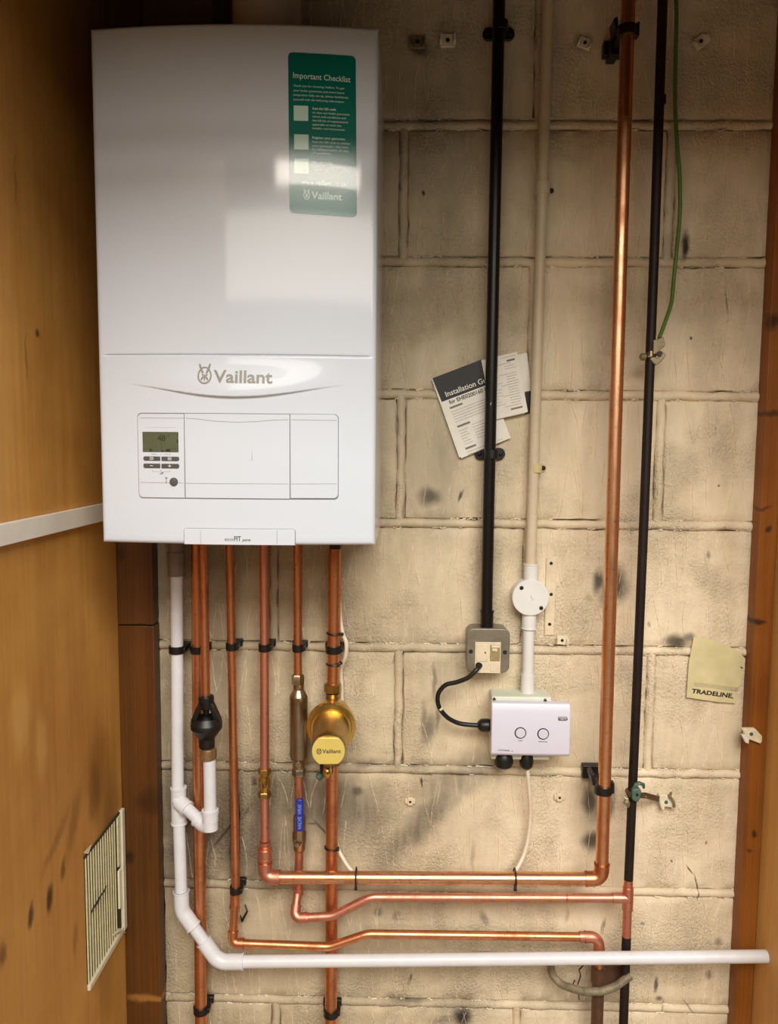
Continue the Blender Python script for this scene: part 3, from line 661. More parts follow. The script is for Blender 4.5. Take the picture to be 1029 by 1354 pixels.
# 1 waste pipe
wp, sw, _ = pipe('waste_pipe', [(233.5, 722, .036), (235, 1035, .036), (240.5, 1204, .050), (289, 1272, .063), (1015, 1264.5, .071)], .0108, M_WPIPE, 'long white plastic waste pipe dropping at left, then running right to the panel', rad=[0, .03, .03])
for i in (1, 2): fitting(sw[i], .0135, .026 if i == 1 else .03, M_WPIPE, wp, 'elbow', .0012)
a = at(233, 738, .036); mk('grey_coupling', MB().lathe([(-.016, .0145), (-.030, .0145), (-.031, .0125), (-.031, .011)][::-1]+[(.004, .0145), (.004, .0155), (.010, .0155), (.011, .0135), (.03, .0135)], a, VZ, 24), M_GREYPL, wp, label='grey plastic coupling')
tj = at(236.5, 1065, .0375); k = mpp(236, 1065, .0375)
mk('tee_socket', MB().lathe([(-25*k, .0118), (-25*k, .0145), (-23*k, .0145), (-22.5*k, .0137), (22.5*k, .0137), (23*k, .0145), (25*k, .0145), (25*k, .0118)], tj, VZ, 24), M_WPIPE, wp)
# branch from tundish
br, sb, _ = pipe('discharge_branch', [(277, 1000, .078), (278.6, 1098, .078), (234, 1057, .042)], .0107, M_WPIPE, 'short white plastic drain branch under the black tundish, joining the long waste pipe', rad=.012)
fitting(sb[0], .0136, .014, M_WPIPE, br, 'elbow', .0010)
b0 = at(278.6, 1098, .078); b1 = at(234, 1057, .042); ax = (b1-b0).normalized(); mk('branch_socket', MB().lathe([(0, .0118), (0, .0145), (.003, .0145), (.0035, .0136), (.022, .0136)], b0+ax*((b1-b0).length*.68), ax, 24), M_WPIPE, br)
b2 = at(278, 1083, .078); mk('socket', MB().lathe([(-.018, .0134), (.014, .0134), (.0142, .0144), (.017, .0144), (.017, .0115)], b2, VZ, 24), M_WPIPE, br)
# 2 wide copper (gas) and relief pipe
pa, _, _ = pipe('copper_pipe', vert(261, 716, 268.6, 1700, .032), .0110, M_CUR, 'full-height copper pipe behind the black tundish, leftmost of the long copper pipes')
pb, _, _ = pipe('relief_pipe', vert(268.8, 716, 272.2, 926, .078), .0075, M_CUR, 'copper relief pipe running from the boiler into the black tundish')
# tundish
tc = at(273, 955, .078); k = mpp(273, 955, .078)
td = empty('tundish', at(273, 990, .078), 'black open-sided plastic tundish between the copper relief pipe and white drain', 'tundish')
mk('inlet_collar', MB().lathe([(26*k, .0095), (26*k, .0125), (28*k, .0133), (34*k, .0133), (36*k, .0125), (37*k, .008)], tc, VZ, 24), M_BLACK, td)
mk('throat', MB().lathe([(18*k, .0085), (19*k, .0098), (26.5*k, .0115)], tc, VZ, 24), M_BLACK, td)
mk('funnel', MB().lathe([(-33*k, 10.5*k), (-22*k, 10.8*k), (-21*k, 11*k), (-20.9*k, 11.2*k), (-8*k, 20*k), (-7.5*k, 20.6*k), (-1*k, 20.8*k), (0, 20.2*k), (7*k, 15.8*k), (6*k, 14*k), (-6*k, 13*k), (-14*k, 7*k)], tc, VZ, 28), M_BLACK, td)
for s, dy in ((-1, 0), (1, 0)):
    mk('side_arm', MB().prism([tc+Vector((s*9.5*k, -.0075, 27*k)), tc+Vector((s*3.5*k, -.0075, 26.5*k)), tc+Vector((s*11.5*k, -.0075, 2*k)), tc+Vector((s*20*k, -.0075, 0*k)), tc+Vector((s*19*k, -.0075, 5*k))], (0, .015, 0)), M_BLACK, td, bevel=.001)
mk('inner_nozzle', MB().lathe([(10*k, .0045), (24*k, .0068)], tc, VZ, 16), M_BLACK, td)
nt_ = at(275.5, 996, .078); mk('outlet_nut', MB().lathe([(-8*k, .0125), (-7*k, .0142), (5*k, .0142), (7*k, .0132), (8*k, .010)], nt_, VZ, 10), M_BROWN, td, label='brown outlet nut')
# 3 pipe C
pc_, sc_, _ = pipe('copper_pipe', [(304, 716, .034), (312, 1182, .034), (307.5, 1247, .054), (436, 1252, .057), (486, 1235, .057), (792, 1239, .046), (792.5, 1279, .046)], .0075, M_CUR,
                   'thin copper pipe beside the tundish that bends right into the lowest horizontal run', rad=[.02, .010, .05, .05, .016])
fitting(sc_[1], .0090, .010, M_CUR, pc_, 'elbow', .0006); collar(at(311, 1192, .037), VZ, .0088, .03, M_CUR, pc_)
fitting(sc_[4], .0098, .010, M_CUP, pc_, 'elbow', .0008); collar(at(770, 1238.4, .047), GX, .0088, .010, M_CUP, pc_); collar(at(334, 1248.6, .0545), GX, .0079, .006, M_CUR, pc_)
# 4 pipe D + main horizontal + riser (22 mm)
pd_, _, _ = pipe('copper_pipe', vert(349.5, 716, 350, 1016, .040), .0079, M_CUP, 'copper pipe fourth from the left, ending in the small brass valve')
pm2, sm_, _ = pipe('flow_pipe', [(350.5, 1120, .054), (350.8, 1160, .060), (795.5, 1162, .075), (829.2, 60, .075), (841.4, -340, .075)], .0110, M_CU, 'wide copper main along the wall bottom rising as the tall bright pipe on the right', rad=[.014, .016, 0])
fitting(sm_[0], .0125, .012, M_CUP, pm2, 'elbow', .0008); fitting(sm_[1], .0126, .012, M_CUR, pm2, 'elbow', .0008)
lp, _, _ = pipe('copper_pipe', [(350.2, 1050, .041), (350.5, 1112, .052)], .0079, M_CUP, 'short pinkish copper piece between the small brass valve and horizontal main')
collar(at(350.5, 1117, .053), VZ, .0098, .012, M_CUP, lp, 'reducer'); collar(at(350.5, 1129, .056), VZ, .0122, .018, M_CUP, pm2, 'reducer', .0008)
# small brass isolating valve
va = empty('isolating_valve', at(350, 1050, .04), 'small brass isolating valve with a screw slot on the fourth copper pipe', 'valve')
k = mpp(350, 1035, .04); vb = at(350, 1035, .04)
mk('compression_nut', MB().lathe([(12*k, .0105), (13*k, .0115), (19*k, .0115), (20*k, .010)], vb, VZ, 6, .3), M_BRASSD, va)
mk('compression_nut', MB().lathe([(-20*k, .010), (-19*k, .0115), (-13*k, .0115), (-12*k, .0105)], vb, VZ, 6, .3), M_BRASSD, va)
mk('body', MB().lathe([(-13*k, .0085), (-8*k, .0085), (-5*k, .0105), (5*k, .0105), (8*k, .0085), (13*k, .0085)], vb, VZ, 16), M_BRASS, va)
mk('screw', MB().lathe([(0, .0055), (.013, .0055), (.0145, .0045), (.0145, .0001)], vb, (0, -1, 0), 16), M_BRASSD, va)
mk('screw_slot', MB().box(vb+Vector((-.0008, -.0152, -.004)), vb+Vector((.0008, -.0140, .004))), M_INKB, va)
# 5 pipe E: scale inhibitor, blue lever valve
pe, _, _ = pipe('copper_pipe', vert(394, 716, 394, 895, .034), .0075, M_CUR, 'copper pipe entering the steel cylinder from above')
inh = empty('scale_inhibitor', at(395, 1025, .034), 'slim stainless steel scale inhibitor cylinder left of the brass filter', 'scale inhibitor')
k = mpp(395, 960, .034); ic_ = at(395, 962, .034)
mk('body', MB().lathe([(-44*k, .0105), (-42*k, .0142), (-38*k, .0160), (38*k, .0160), (42*k, .0160), (44*k, .0152), (52*k, .0092)], ic_, VZ, 28), M_NICKEL, inh)
mk('top_nut', MB().lathe([(58*k, .009), (59*k, .0112), (70*k, .0112), (72*k, .0095)], ic_+Vector((-.001, 0, 0)), VZ, 6, .2), M_CHROME, inh)
mk('top_neck', MB().lathe([(50*k, .0088), (53*k, .0098), (59*k, .0098)], ic_, VZ, 20), M_CHROME, inh)
mk('drain_boss', MB().lathe([(0, .006), (.016, .006), (.017, .005), (.017, .0001)], ic_+Vector((.0015, 0, -46*k)), (0, -1, 0), 16), M_CHROME, inh)
mk('bottom_neck', MB().lathe([(-56*k, .0105), (-42*k, .0105)], ic_, VZ, 20), M_CHROME, inh)
mk('bottom_nut', MB().lathe([(-66*k, .0098), (-65*k, .0118), (-57*k, .0118), (-55*k, .010)], ic_, VZ, 6, .5), M_CHROME, inh)
pe2, _, _ = pipe('copper_pipe', vert(395, 1024, 396, 1075, .034), .0078, M_CUP, 'short pink copper piece between the steel cylinder and blue lever')
bv = empty('ball_valve', at(396, 1125, .034), 'ball valve with a blue lever handle, hung below the steel cylinder', 'valve')
k = mpp(396, 1108, .034); vb = at(396, 1108, .034)
mk('body', MB().lathe([(-17*k, .0095), (-15*k, .0112), (-7*k, .0112), (-5*k, .0125), (8*k, .0125), (10*k, .0110), (30*k, .0110), (32*k, .0095)], vb, VZ, 10), M_CHROME, bv)
mk('stem_nut', MB().lathe([(.008, .0072), (.020, .0072), (.0215, .0058), (.026, .0045), (.0265, .0001)], vb+Vector((-.001, 0, 0)), (0, -1, 0), 6), M_CHROME, bv)
q = [at(x, y, .064) for x, y in ((390.5, 1060), (393, 1057.2), (398.5, 1057.2), (401, 1060), (400.5, 1100), (391.5, 1100))]
hd = mk('lever_handle', MB().prism(q[::-1], (0, .008, 0)), M_BLUE, bv, bevel=.002, label='blue lever handle')
t = MB()
for (s, y0, y1) in (('WRAS', 1064, 1077), ('VALVE', 1080, 1097)):
    vs, fs, w = text_geo(s, .02); A = at(398.6, y1, .0645); Bp = at(398.4, y0, .0645); u = (Bp-A)/w
    t.add([A+u*x+Vector((-1, 0, 0))*(y*.0062/.7) for x, y in vs], fs)
mk('lever_lettering', t, M_BLUEL, hd, smooth=0)
mk('lever_bracket', MB().box(at(392.5, 1098, .0600), at(400, 1112, .0570)), M_CHROME, bv, bevel=.001)
pe3, se3, _ = pipe('copper_pipe', [(396, 1120, .034), (394.5, 1174, .034), (389.5, 1214, .056), (440, 1211.5, .057), (490, 1186.5, .057), (832, 1187.5, .052)], .0075, M_CUP, 'thin copper pipe under the blue lever bending right into the middle horizontal run', rad=[.02, .010, .05, .04])
fitting(se3[1], .0090, .010, M_CUP, pe3, 'elbow', .0006); collar(at(394.5, 1178, .036), VZ, .0088, .014, M_CUP, pe3); collar(at(403, 1213.5, .056), GX, .0086, .012, M_CUP, pe3)
collar(at(816, 1187.3, .053), GX, .0088, .016, M_CUP, pe3); collar(at(750, 1187.2, .056), GX, .0079, .002, M_CUR, pe3)
# 6 pipe F
pf, _, _ = pipe('return_pipe', vert(443.5, 716, 440.5, 912, .032), .0110, M_CUR, 'wide copper pipe entering the brass filter from above')
pf2, _, _ = pipe('return_pipe', vert(439.5, 1008, 435.8, 1700, .032), .0110, M_CUR, 'wide copper pipe leaving the brass filter downwards, behind the horizontal pipes')
fl = empty('magnetic_filter', at(440, 1000, .05), 'round brass magnetic filter with a flat badge cap on the wide return pipe', 'filter')
k = mpp(440, 940, .045); cb = at(441, 948, .045)
mk('inlet_nut', MB().lathe([(0, .0125), (.001, .0152), (.0145, .0152), (.016, .013)], at(440, 915, .032), VZ, 8, .2), M_BRASSD, fl)
mk('inlet_neck', MB().lathe([(0, .0125), (.012, .0125)], at(440, 925, .032), VZ, 20), M_BRASSD, fl)
f0, f1, f2 = at(441, 943, .025), at(438, 962, .098), at(434.5, 992, .187)
axf = (f2-f1).normalized()
mk('rear_housing', MB().lathe([(0, .022), (.008, .0305), (.02, .033), ((f1-f0).length-.004, .035), ((f1-f0).length, .034)], f0, (f1-f0), 40), M_BRASS, fl)
L2 = (f2-f1).length
mk('flange_ring', MB().lathe([(-.020, .0355), (-.016, .0408), (-.003, .0420), (.000, .0408), (.001, .0350), (.0035, .0340), (.004, .030)], f1, axf, 48), M_BRASS, fl)
mk('front_barrel', MB().lathe([(0, .0305), (.01, .0302), (L2-.012, .0272), (L2-.003, .0268), (L2, .025)], f1, axf, 48), M_BRASSD, fl)
cap = MB(); cr = .0258; u = GX; wv = axf.cross(u).normalized(); wv = wv if wv.z > 0 else -wv; u = wv.cross(axf).normalized(); u = u if u.x > 0 else -u
o_ = []
for kk in range(64):
    a = 2*pi*kk/64; x, z = cos(a)*cr, sin(a)*cr; z = max(-cr*.83, min(cr*.83, z)); o_.append(f2+axf*.0035+u*x+wv*z)
cap.prism(o_[::-1], -axf*.005); mk('badge_cap', cap, M_BRASSL, fl, bevel=.0006)
t = MB()
def onc(mbx, fn):  # map local (x,z) metres to cap plane
    for i in range(len(mbx.v)):
        v = mbx.v[i]; mbx.v[i] = f2+axf*.0043+u*v.x+wv*v.z
text_on(t, 'Vaillant', (-.0095, 0, -.0028), (.0195, 0, -.0028), .0062, .012)
n0 = len(t.v)
def emb_local(mb, cx, cz, rx, rz):
    P = lambda a, b: Vector((cx+a*rx, 0, cz+b*rz))
    o = [P(cos(a), sin(a)) for a in edge_lin(0, 2*pi, 28)[:-1]]; i = [P(cos(a)*.78, sin(a)*.82) for a in edge_lin(0, 2*pi, 28)[:-1]]
    mb.add(o+i, [(k_, (k_+1) % 28, 28+(k_+1) % 28, 28+k_) for k_ in range(28)])
    for s in (-1, 1):
        mb.add([P(s*a, b) for a, b in ((.1, .1), (.45, .95), (.7, .8), (.4, .1))], [(0, 1, 2, 3)]); mb.add([P(s*a, b) for a, b in ((.1, -.1), (.35, 0), (.55, -.5), (.3, -.6))], [(0, 1, 2, 3)])
emb_local(t, -.0145, -.0002, .0040, .0046); onc(t, None); mk('cap_lettering', t, M_INKD, fl, smooth=0)
mk('barrel_notch', MB().box(f1+Vector((-.0012, -.006, .0290)), f1+Vector((.0012, .0, .0325))), M_BRASSD, fl)
dv = at(433, 1019, .165); mk('drain_screw', MB().lathe([(-.004, .007), (.006, .007), (.008, .0045), (.014, .0045), (.015, .001)], dv, (0, -1, -.3), 8), M_BRASS, fl)
mk('drain_body', MB().lathe([(0, .0065), (.03, .0065)], at(433, 1005, .165), (0, 0.3, -1), 16), M_BRASSD, fl)
mk('drain_bracket', MB().box(at(423, 1012, .15), at(441, 1019, .135)), M_BLACK, fl, bevel=.0015)
mk('drain_knob', MB().lathe([(0, .0035), (.004, .006), (.014, .0065), (.016, .004)], at(430, 1021, .13), (-.8, -.1, -.6), 12), M_VERD, fl, label='dark green drain knob')
mk('outlet_nut', MB().lathe([(0, .0125), (.001, .0152), (.0145, .0152), (.016, .013)], at(439.5, 1011, .032), VZ, 8, .2), M_BRASSD, fl)
# clips below boiler
def clip(px, py, d, r, label, group=CLIPS, w=None, base_dx=0, h=.0125, mat=M_BLACK):
    c = at(px, py, d); e = empty('pipe_clip', (c.x, 0, c.z), label, 'pipe clip', group); W_ = w or r+.0035
    mk('ring', MB().lathe([(-h/2, r+.0004), (-h/2, r+.0028), (h/2, r+.0028), (h/2, r+.0004)], c, VZ, 24), mat, e)
    b = MB().box((c.x-W_+base_dx, -d+r*.3, c.z-h*.42), (c.x+W_+base_dx, -.0002, c.z+h*.42)); b.box((c.x-W_-.0025+base_dx, -.010, c.z-h*.5), (c.x+W_+.0025+base_dx, -.0004, c.z+h*.5))
    mk('base', b, mat, e, bevel=.0012)
    mk('latch', MB().box((c.x+r+.0005, -d-.006, c.z-h*.35), (c.x+r+.0055, -d+.010, c.z+h*.35)), mat, e, bevel=.001)
    return e
clip(233.8, 858.5, .036, .0108, 'black clip on the white waste pipe, leftmost in the clip row')
clip(262, 858.5, .032, .0110, 'black clip on the pipe behind the tundish pipe, second in the clip row')
clip(306.5, 854.5, .034, .0075, 'black clip on the third copper pipe, right of the tundish pipe')
clip(350, 856, .040, .0079, 'black clip on the copper pipe above the small brass valve')
clip(394.3, 856.5, .034, .0075, 'black clip just above the steel cylinder')
clip(441.3, 858.5, .032, .0110, 'black clip between two cable ties above the brass filter')
clip(311.6, 1176.5, .034, .0075, 'black clip low on the thin copper pipe above its bottom elbow')
clip(266, 1334, .032, .0110, 'black clip at the bottom left foot of the copper pipe', group=None)
clip(438, 1338, .032, .0110, 'black clip at the picture bottom on the wide return pipe', group=None)
# hooks (broken black ring) under the low clip
mk('broken_clip', MB().tube([at(306, 1188, .02), at(304.5, 1200, .03), at(308, 1212, .035)], .0014, 8).tube([at(324, 1196, .012), at(327, 1205, .018), at(320, 1218, .02), at(318, 1210, .015)], [.0012, .002, .0026, .001], 8), M_BLACK, label='broken black clip remnant behind the thin pipe above its bottom elbow', cat='clip')
# big clips on riser
def bigclip(px, py, d, ringh, base, label):
    c = at(px, py, d); e = empty('pipe_clip', (c.x, 0, c.z), label, 'pipe clip')
    mk('ring', MB().lathe([(-ringh/2, .0115), (-ringh/2, .0152), (ringh/2, .0152), (ringh/2, .0115)], c, VZ, 28), M_BLACK, e)
    mk('base', MB().box((c.x-.0215, -.016, c.z-.008), (c.x+.0215, -.0003, c.z+.016)).box((c.x-.010, -d+.0105, c.z-.006), (c.x+.010, -.015, c.z+.006)), M_BLACK, e, bevel=.0015)
    mk('hinge', MB().prism([c+Vector(v) for v in ((-.0165, .004, .004), (-.0205, .004, .022), (-.0145, .004, .026), (-.0115, .004, .004))], (0, .05-.02, 0)), M_BLACK, e, bevel=.001)
    mk('latch', MB().box(c+Vector((.0145, -.004, -ringh/2)), c+Vector((.0185, .010, ringh/2+.006))), M_BLACK, e, bevel=.001)
    return e
bigclip(797.6, 1043.5, .075, .0135, None, 'black clip low on the tall bright copper riser')
bigclip(829.4, 42, .075, .015, None, 'black clip high on the tall bright copper riser, in shadow')
lg_ = at(813, 62, .03); mk('clip_offcut', MB().box(lg_+Vector((-.007, -.004, -.014)), lg_+Vector((.007, .0295, .016))), M_BLACK, label='black plastic clip foot left of the riser, in shadow at the top', cat='clip', bevel=.001)
# 7 black gas pipe at right
ip, _, _ = pipe('black_pipe', [(888.5, -340, .050), (876.5, 0, .050), (865, 343, .050), (851.5, 690, .050), (838.5, 1000, .050), (831.3, 1163, .050)], .0078, M_IRON, 'thin black painted pipe right of the bright copper riser', rad=0)
collar(at(874, 132, .05), VZ, .0084, .012, M_IRON, ip)
ip2, _, _ = pipe('copper_pipe', [(831.3, 1163, .050), (828.6, 1238, .050)], .0078, M_CUP, 'short pinkish copper tee joint set in the black pipe at right')
mk('tee', MB().lathe([(-.021, .0080), (-.021, .0094), (.021, .0094), (.021, .0080)], at(830.4, 1188, .050), VZ, 20).lathe([(0, .0088), (.018, .0094), (.018, .008)], at(830.4, 1187.6, .050), (-1, 0, 0), 20), M_CUP, ip2)
ip3, _, _ = pipe('black_pipe', [(828.6, 1238, .050), (812.5, 1700, .050)], .0080, M_IRON, 'black pipe stub under the pinkish tee, crossing behind the white pipe')
# under the white pipe
dk, _, _ = pipe('brown_pipe', [(792.2, 1279, .045), (776.5, 1700, .045)], .0108, M_DKPIPE, 'dark brown pipe stub at the bottom right below the copper elbow')
collar(at(791.4, 1289, .045), VZ, .0128, .026, M_DKPIPE, dk, 'fitting')
mk('link_plate', MB().box(at(796, 1277, .028), at(826, 1304, .020)), M_DKPIPE, dk, bevel=.001)
lb, _, _ = pipe('bonding_pipe', [(729, 1272, .008), (729, 1288, .03), (742, 1302, .045), (770, 1311, .066), (795, 1311, .066), (815, 1304, .062), (834, 1290, .056)], .0068, M_LIME, 'bent limescaled grey pipe curving below the white pipe at bottom right', rad=.03)
mk('spring_twist', MB().tube([at(756, 1306, .04), at(760, 1296, .03), at(764, 1302, .03), at(768, 1290, .03), at(766, 1282, .03), at(773, 1275, .03)], .0012, 7).tube([at(765, 1312, .03), at(766, 1322, .02)], .001, 6), M_INKB, lb)

# ================================================================== CONDUITS
bc, _, _ = pipe('black_conduit', [(667.2, -340, .030), (660.2, 0, .030), (643.5, 815, .030)], .0100, M_BLKPVC, 'long straight black conduit dropping to the grey metal spur box')
k = mpp(644, 818, .03); mk('coupler', MB().lathe([(-.018, .0112), (.014, .0112), (.0142, .0122), (.017, .0122), (.017, .0104)], at(644, 820, .03), VZ, 24), M_BLKPVC, bc)
mk('scratch', MB().prism([at(648, 536, .0402), at(649, 533, .0402), at(650, 531.5, .0402), at(649.4, 534.5, .0402)], (0, .0003, 0)), M_WHITE, bc, smooth=0)
def saddle(px, py, label):
    c = at(px, py, 0); e = empty('conduit_saddle', (c.x, 0, c.z), label, 'conduit saddle')
    o = [(cos(a)*.010+(.0165 if cos(a) > 0 else -.0165), sin(a)*.0105) for a in edge_lin(-pi/2, 1.5*pi, 24)[:-1]]
    mk('base_plate', MB().prism([(c.x+x, -.0065, c.z+z) for x, z in o][::-1], (0, .0062, 0)), M_BLACK, e, bevel=.0012)
    mk('strap', MB().lathe([(-.0075, .0104), (-.0075, .0122), (.0075, .0122), (.0075, .0104)], (c.x, -.030, c.z), VZ, 28).box((c.x-.0115, -.03, c.z-.0075), (c.x+.0115, -.006, c.z+.0075)), M_BLACK, e, bevel=.0006)
    for s in (-1, 1): mk('screw', MB().lathe([(0, .0042), (.002, .0040), (.003, .0025), (.003, .0001)], (c.x+s*.0185, -.0063, c.z), (0, -1, 0), 14), M_IRON, e)
    return e
saddle(659, 47, 'black conduit saddle near the picture top, in shadow'); saddle(647.5, 600, 'black conduit saddle just under the tucked paper leaflets')
gc, _, _ = pipe('cream_conduit', [(734.9, -340, .018), (724, 30, .018), (717.4, 254, .018)], .0092, M_CREAM, 'upper length of cream painted conduit, in shadow at the top')
gc2, _, _ = pipe('cream_conduit', [(717.4, 254, .018), (701.5, 760, .018)], .0092, M_CREAM, 'cream painted conduit between the drab saddle clip and white round box')
mk('coupler', MB().lathe([(-.010, .0094), (-.010, .0112), (.010, .0112), (.010, .0094)], at(717.3, 249, .018), VZ, 24), M_CREAM, gc)
def half_saddle(px, py, sx, label, mat):
    c = at(px, py, 0); e = empty('saddle_clip', (c.x, 0, c.z), label, 'saddle clip')
    mk('strap', MB().lathe([(-.0075, .0093), (-.0075, .0107), (.0075, .0107), (.0075, .0093)], (c.x, -.018, c.z), VZ, 24), mat, e)
    mk('lug', MB().prism([(c.x+x, -.004, c.z+z) for x, z in [(.005, -.007), (.014, -.007), (.019, -.005), (.021, 0), (.019, .005), (.014, .007), (.005, .007)]][::-1], (0, .0038, 0)), mat, e, bevel=.0005)
    mk('screw', MB().lathe([(0, .0042), (.002, .004), (.0025, .002), (.0025, .0001)], (c.x+.0155, -.0040, c.z), (0, -1, 0), 14), M_IRON, e)
half_saddle(716.5, 253.5, 1, 'drab saddle clip with dark screw on the conduit, upper of two', M_CREAM)
half_saddle(706.2, 618.5, 1, 'yellowish saddle clip with screw on the cream conduit, lower of two', M_CREAMB)
# round box and white conduit
jb = empty('junction_box', at(702, 790, 0), 'round white junction box with two screws on the conduit', 'junction box')
c = at(701.5, 790, .030); k = mpp(701, 790, .03)
mk('body', MB().lathe([(0, 23.5*k), (.030, 23.5*k)], (c.x, -.0004, c.z), (0, -1, 0), 48), M_WHITE, jb)
mk('lid', MB().lathe([(0, 24.3*k), (.002, 24.3*k), (.0032, 23.4*k), (.0034, 0.0001)], (c.x, -.030, c.z), (0, -1, 0), 56), M_WHITE, jb)
for (x, y) in ((689.8, 777.2), (715.8, 803.8)): mk('lid_screw', MB().lathe([(0, .0034), (.0012, .0034), (.0018, .002), (.0018, .0001)], at(x, y, .0334), (0, -1, 0), 14), M_IRON, jb)
mk('lid_mark', MB().tube([at(701.8, 787, .0336), at(703, 790, .0336), at(705, 794, .0336)], .0003, 6), M_GAP, jb)
mk('socket', MB().lathe([(-.016, .0125), (.013, .0125), (.0135, .0133), (.0155, .0133), (.0155, .0100)], at(702.3, 757, .018), VZ, 24), M_WHITE, jb)
mk('socket', MB().lathe([(.016, .0125), (-.010, .0125), (-.0105, .0133), (-.0125, .0133), (-.0125, .0100)], at(699.6, 822, .018), VZ, 24), M_WHITE, jb)
wc, _, _ = pipe('white_conduit', [(699.4, 812, .018), (697.6, 913, .018)], .0100, M_WHITE, 'short white conduit from the round box down to the control box')
mk('adaptor', MB().lathe([(.014, .0104), (.014, .0116), (-.020, .0122), (-.020, .010)], at(697.8, 901, .018), VZ, 24), M_WHITE, wc)
# metal spur box
sbx = empty('fused_spur', at(645, 860, 0), 'grey metal fused spur box with a cream insert, below the black conduit', 'socket outlet')
SDp = .044
a, b = at(616.5, 889.5, SDp), at(674.8, 831.5, SDp)
mk('back_box', MB().prism([(x, -.037, z) for x, z in rrect(a.x+.0015, b.x-.0015, a.z+.0015, b.z-.0015, (.012,)*4)][::-1], (0, .0368, 0)), M_BOX, sbx, bevel=.0015)
mk('face_plate', MB().prism([(x, -SDp, z) for x, z in rrect(a.x, b.x, a.z, b.z, (.012,)*4)][::-1], (0, .0065, 0)), M_BOX, sbx, bevel=.002)
def spr(x, y): return at(610+x/14.7, 825+y/14.7, SDp)
def srect(name, x0, y0, x1, y1, t0, t1, mat, parent, bevel=.0006):
    p, q = spr(x0, y1), spr(x1, y0); return mk(name, MB().box((p.x, -SDp-t1, p.z), (q.x, -SDp-t0, q.z)), mat, parent, bevel=bevel)
ins = srect('insert', 262, 355, 772, 950, -.001, .0012, M_MODULE, sbx)
srect('flex_outlet_panel', 290, 395, 500, 725, .0010, .0022, M_MODULE, ins)
fh = srect('fuse_holder', 560, 405, 752, 712, .0010, .0030, M_FUSE, ins); srect('fuse_cap', 585, 410, 745, 455, .0028, .0038, M_MODULE, fh)
srect('fuse_clip', 600, 470, 700, 520, .0028, .0036, M_MODULE, fh); srect('lower_panel', 560, 730, 750, 920, .0010, .0018, M_MODULE, ins)
for x, y in ((187, 535), (850, 552)): mk('screw', MB().lathe([(0, .0037), (.0007, .0034), (.0008, .0001)], spr(x, y)+Vector((0, -.0002, 0)), (0, -1, 0), 14), M_INKB, sbx)
mk('pin_hole', MB().lathe([(0, .0016), (.0004, .0014), (.0004, .0001)], spr(465, 555)+Vector((0, -.0022, 0)), (0, -1, 0), 10), M_INKB, ins)
mk('cable_grommet', MB().lathe([(0, .0062), (.004, .0055), (.006, .0045)], spr(345, 800)+Vector((0, -.001, 0)), (-.3, -1, -.4), 14), M_BLACK, ins)
# black flex
fx_pts = [spr(345, 800)+Vector((0, -.004, 0)), at(630, 886, .056), at(619, 896, .056), at(604, 902, .052), at(589, 906, .048), at(579.5, 918, .046), at(580.5, 934, .044), at(591, 948, .040), at(606, 956, .036), at(622, 958.5, .034), at(634, 959, .034)]
def smooth_path(P, n=8):
    out = []
    for i in range(len(P)-1):
        p0, p1, p2, p3 = P[max(i-1, 0)], P[i], P[i+1], P[min(i+2, len(P)-1)]
        for k_ in range(n):
            t = k_/n; out.append(.5*((2*p1)+(p2-p0)*t+(2*p0-5*p1+4*p2-p3)*t*t+(3*p1-p0-3*p2+p3)*t**3))
    out.append(P[-1]); return out
fxo = mk('flex_cable', MB().tube(smooth_path(fx_pts), .0040, 14), M_BLACK, label='black flex looping from the grey spur box to the control box', cat='cable')
mk('cable_mark', MB().lathe([(-.002, .0042), (.002, .0042)], at(582.6, 937, .0435), (at(591, 948, .04)-at(580.5, 934, .044)), 14), M_DIRTYW, fxo, label='pale paint dab')
# control box
cb_ = empty('control_box', at(690, 990, 0), 'white heating control box with two round push buttons and black glands', 'control box')
q0 = at(645.5, 991, 0); q1 = at(723.5, 911, 0)
mk('back_box', MB().box((q0.x, -.046, q0.z), (q1.x, -.0004, q1.z)), M_BACKBOX, cb_, bevel=.003)
CD = .066
A, B, C_, D_ = at(649, 999, CD), at(754, 1002, CD), at(755, 934, CD), at(651, 929, CD)
x0, x1, z0, z1 = (A.x+D_.x)/2, (B.x+C_.x)/2, (A.z+B.z)/2, (C_.z+D_.z)/2
zt = at(703, 941, CD).z
cov = MB(); yb = -.044
sec = [(yb, z0+.003), (-CD+.004, z0), (-CD, z0+.0045), (-CD, zt), (-CD+.006, z1-.001), (-CD+.008, z1), (yb, z1)]
cov.add([(x0, y, z) for y, z in sec]+[(x1, y, z) for y, z in sec], [tuple(range(6, -1, -1)), tuple(range(7, 14))]+[(i, (i+1) % 7, (i+1) % 7+7, i+7) for i in range(7)])
mk('cover', cov, M_LILAC, cb_, bevel=.0018)
for x in (692, 721):
    pass
for (x, y) in ((688.3, 969), (718.3, 970.3)):
    c = at(x, y, CD); k = mpp(x, y, CD); bt = mk('button_bezel', MB().lathe([(-.002, 7.7*k), (.0008, 7.7*k), (.0008, 6.5*k)], c, (0, -1, 0), 32), M_INKB, cb_)
    mk('push_button', MB().lathe([(0, 6.5*k), (.0018, 6.5*k), (.0028, 5.8*k), (.003, .0001)], c, (0, -1, 0), 32), M_LILAC, bt)
t = MB(); text_on(t, 'ADV', at(685.5, 980, CD+.0003), at(691.6, 980.2, CD+.0003), .0019, .02); text_on(t, 'BOOST/HR', at(712.5, 981.2, CD+.0003), at(724, 981.8, CD+.0003), .0019, .02)
text_on(t, 'CWTP4AR  -c', at(658.5, 993.2, CD+.0003), at(678.5, 993.8, CD+.0003), .0030, .01); mk('cover_lettering', t, M_INKD, cb_, smooth=0)
